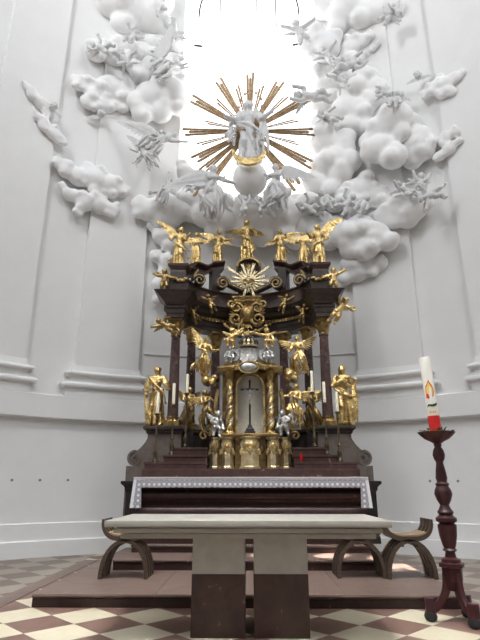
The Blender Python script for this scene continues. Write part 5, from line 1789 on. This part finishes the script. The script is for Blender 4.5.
wputto(328, 204, 29, 'second white putto from the left in the row above the lower right cloud', dict(SIT), (0, -.5, .2), seed=107)
wputto(345, 206, 29, 'third white putto from the left in the row above the lower right cloud', rp(108), (0, .7, 0), seed=108, flip=True)
wputto(361, 208, 27, 'rightmost white putto of the row above the lower right cloud', dict(SIT), (0, .6, -.2), seed=109)
wputto(407, 192, 27, 'white putto at the left of three on the lower far right cloud', rp(110), (0, -.7, 0), seed=110)
wputto(420, 187, 29, 'white putto in the middle of three on the lower far right cloud, arms up', dict(SIT, el=(-.2, -.02, .8), hl=(-.28, -.04, .95), er=(.2, -.02, .8), hr=(.26, -.04, .95)), (0, .2, 0), seed=111)
wputto(433, 195, 31, 'white putto at the right of three on the lower far right cloud, legs kicked out', rp(112), (0, -1.9, 0), seed=112)
p = at(244, 207, GD-.12)
putto(244, 207, 22, None, 'white putto holding up the globe from below, left', dict(FLY, hr=(.16, -.05, 1.0), er=(.2, -.05, .86)), (0, .2, 0), None, 113, [LOIN], (0, -1, .2), SF, False, 'stucco_putto', 'white stucco putti on the clouds', loc=p)
p = at(262, 208, GD-.05)
putto(264, 208, 22, None, 'white putto holding up the globe from below, right', dict(FLY, hr=(.16, -.05, 1.0), er=(.2, -.05, .86)), (0, -.2, 0), None, 114, [LOIN], (0, -1, .2), SF, True, 'stucco_putto', 'white stucco putti on the clouds', loc=p)
# cherub heads with a pair of wings
def cherub(px, py, r, lab, tilt=0.0, seed=1, off=.3):
    c = wp(px, py, off)
    rm = r*mpp(px, py, c.y)
    rnd = random.Random(seed)
    t = thing('cherub_head', c, lab, 'statue', 'white winged cherub heads')
    Rm = Matrix.Rotation(tilt, 3, 'Y')
    def q(x, y, z): return c+Rm @ V((x, y, z))*rm
    g = MB()
    g.ell(q(0, 0, 0), (.9*rm, .95*rm, 1.05*rm))
    g.cap(q(0, -.5, -.3), .5*rm, q(0, -.6, -.7), .33*rm)
    g.cap(q(0, -.9, .15), .11*rm, q(0, -1.12, -.15), .16*rm, 8)
    g.cap(q(-.45, -.8, .25), .13*rm, q(.45, -.8, .25), .13*rm, 8)
    for s in (-1, 1):
        g.ell(q(s*.45, -.72, -.28), (.26*rm,)*3)
        g.ell(q(s*.36, -.84, .06), (.11*rm,)*3)
        g.ell(q(s*.92, 0, 0), (.16*rm,)*3)
    g.cap(q(-.18, -.92, -.5), .09*rm, q(.18, -.92, -.5), .09*rm, 8)
    for k in range(30):
        a, e = rnd.uniform(0, 2*PI), rnd.uniform(.2, 1.4)
        d = V((math.cos(a)*math.cos(e), math.sin(a)*math.cos(e), math.sin(e)))
        if d.y < -.55 and d.z < .6: continue
        g.ell(q(d.x*.92, d.y*.92, d.z*1.02), (rnd.uniform(.2, .32)*rm,)*3, seg=7, rows=5)
    g.obj('head', M[SF], t, vox=rm/14, sm=1)
    for s in (-1, 1):
        w = MB()
        wing(w, q(s*.3, .1, -.7), Rm @ V((s*2.4, .1, -.1))*rm, Rm @ V((s*.2, 0, -1)), 7, 1.3*rm)
        w.obj('wing', M[SF], t, angle=60)
cherub(101, 114, 4.2, 'white winged cherub head with spread wings, above the long left cloud', 0, 1)
cherub(53, 107, 4.2, 'white winged cherub head in the wispy cloud farthest left', .6, 2)
cherub(418, 76, 4.2, 'white winged cherub head beside the wispy cloud, upper right', -.4, 3)
cherub(401, 70+25, 3.2, 'small white cherub head beside the heaped cloud at middle right', .3, 4, off=.45)
# ------------------------------------------------------------------ light
w = bpy.data.worlds.new('world')
scene.world = w
w.use_nodes = True
nt = w.node_tree
bg = nt.nodes['Background']
tc = N(nt, 'ShaderNodeTexCoord')
sx = N(nt, 'ShaderNodeSeparateXYZ')
nt.links.new(tc.outputs['Generated'], sx.inputs[0])
mr = N(nt, 'ShaderNodeMapRange')
mr.inputs['From Min'].default_value = -.1
mr.inputs['From Max'].default_value = .8
nt.links.new(sx.outputs['Z'], mr.inputs['Value'])
nt.links.new(ramp(nt, mr.outputs['Result'], [(0, (.10, .095, .09)), (.3, (.175, .178, .182)), (1, (.76, .785, .82))]), bg.inputs['Color'])
bg.inputs['Strength'].default_value = .95
def area(name, loc, target, size, power, color=(1, 1, 1), sy=None):
    l = bpy.data.lights.new(name, 'AREA')
    l.energy = power
    l.size = size
    if sy:
        l.shape = 'RECTANGLE'
        l.size_y = sy
    l.color = color
    o = bpy.data.objects.new(name, l)
    COL.objects.link(o)
    o.location = loc
    o.rotation_euler = (V(target)-V(loc)).to_track_quat('-Z', 'Y').to_euler()
    return o
# area lights added out of view, as if daylight from nave and dome
dl = area('dome_fill', (0, 2.5, 17), (0, 5.0, 0), 3, 330)
dl.data.spread = math.radians(55)
area('nave_fill_left', (-6.5, 1, 16), (0, 11, 11), 3, 740, (.98, .985, 1), 6)
area('nave_fill_right', (6.5, 1, 16), (0, 11, 11), 3, 510, (.98, .985, 1), 6)
def beam(target, src, cone, power):
    l = bpy.data.lights.new('sunbeam', 'SPOT')
    l.energy = power
    l.spot_size = math.radians(cone)
    l.spot_blend = .25
    l.shadow_soft_size = .05
    l.color = (1, .93, .85)
    o = bpy.data.objects.new('sunbeam', l)
    COL.objects.link(o)
    o.location = src
    o.rotation_euler = (V(target)-V(src)).to_track_quat('-Z', 'Y').to_euler()
beam((2.2, 8.4, .14), (-5.6, .5, 12.0), 2.4, 110000)
beam((1.25, 8.55, .284), (-5.4, .5, 12.0), 1.9, 90000)
beam((.25, 8.6, .284), (-5.2, .5, 12.0), 1.7, 90000)
vs = scene.view_settings
scene.display_settings.display_device = 'sRGB'
vs.view_transform = 'Standard'
vs.look = 'None'
vs.exposure = 0.0
vs.gamma = 1.0
vs.use_curve_mapping = False
scene.cycles.max_bounces = 6
scene.cycles.diffuse_bounces = 4
scene.cycles.glossy_bounces = 3
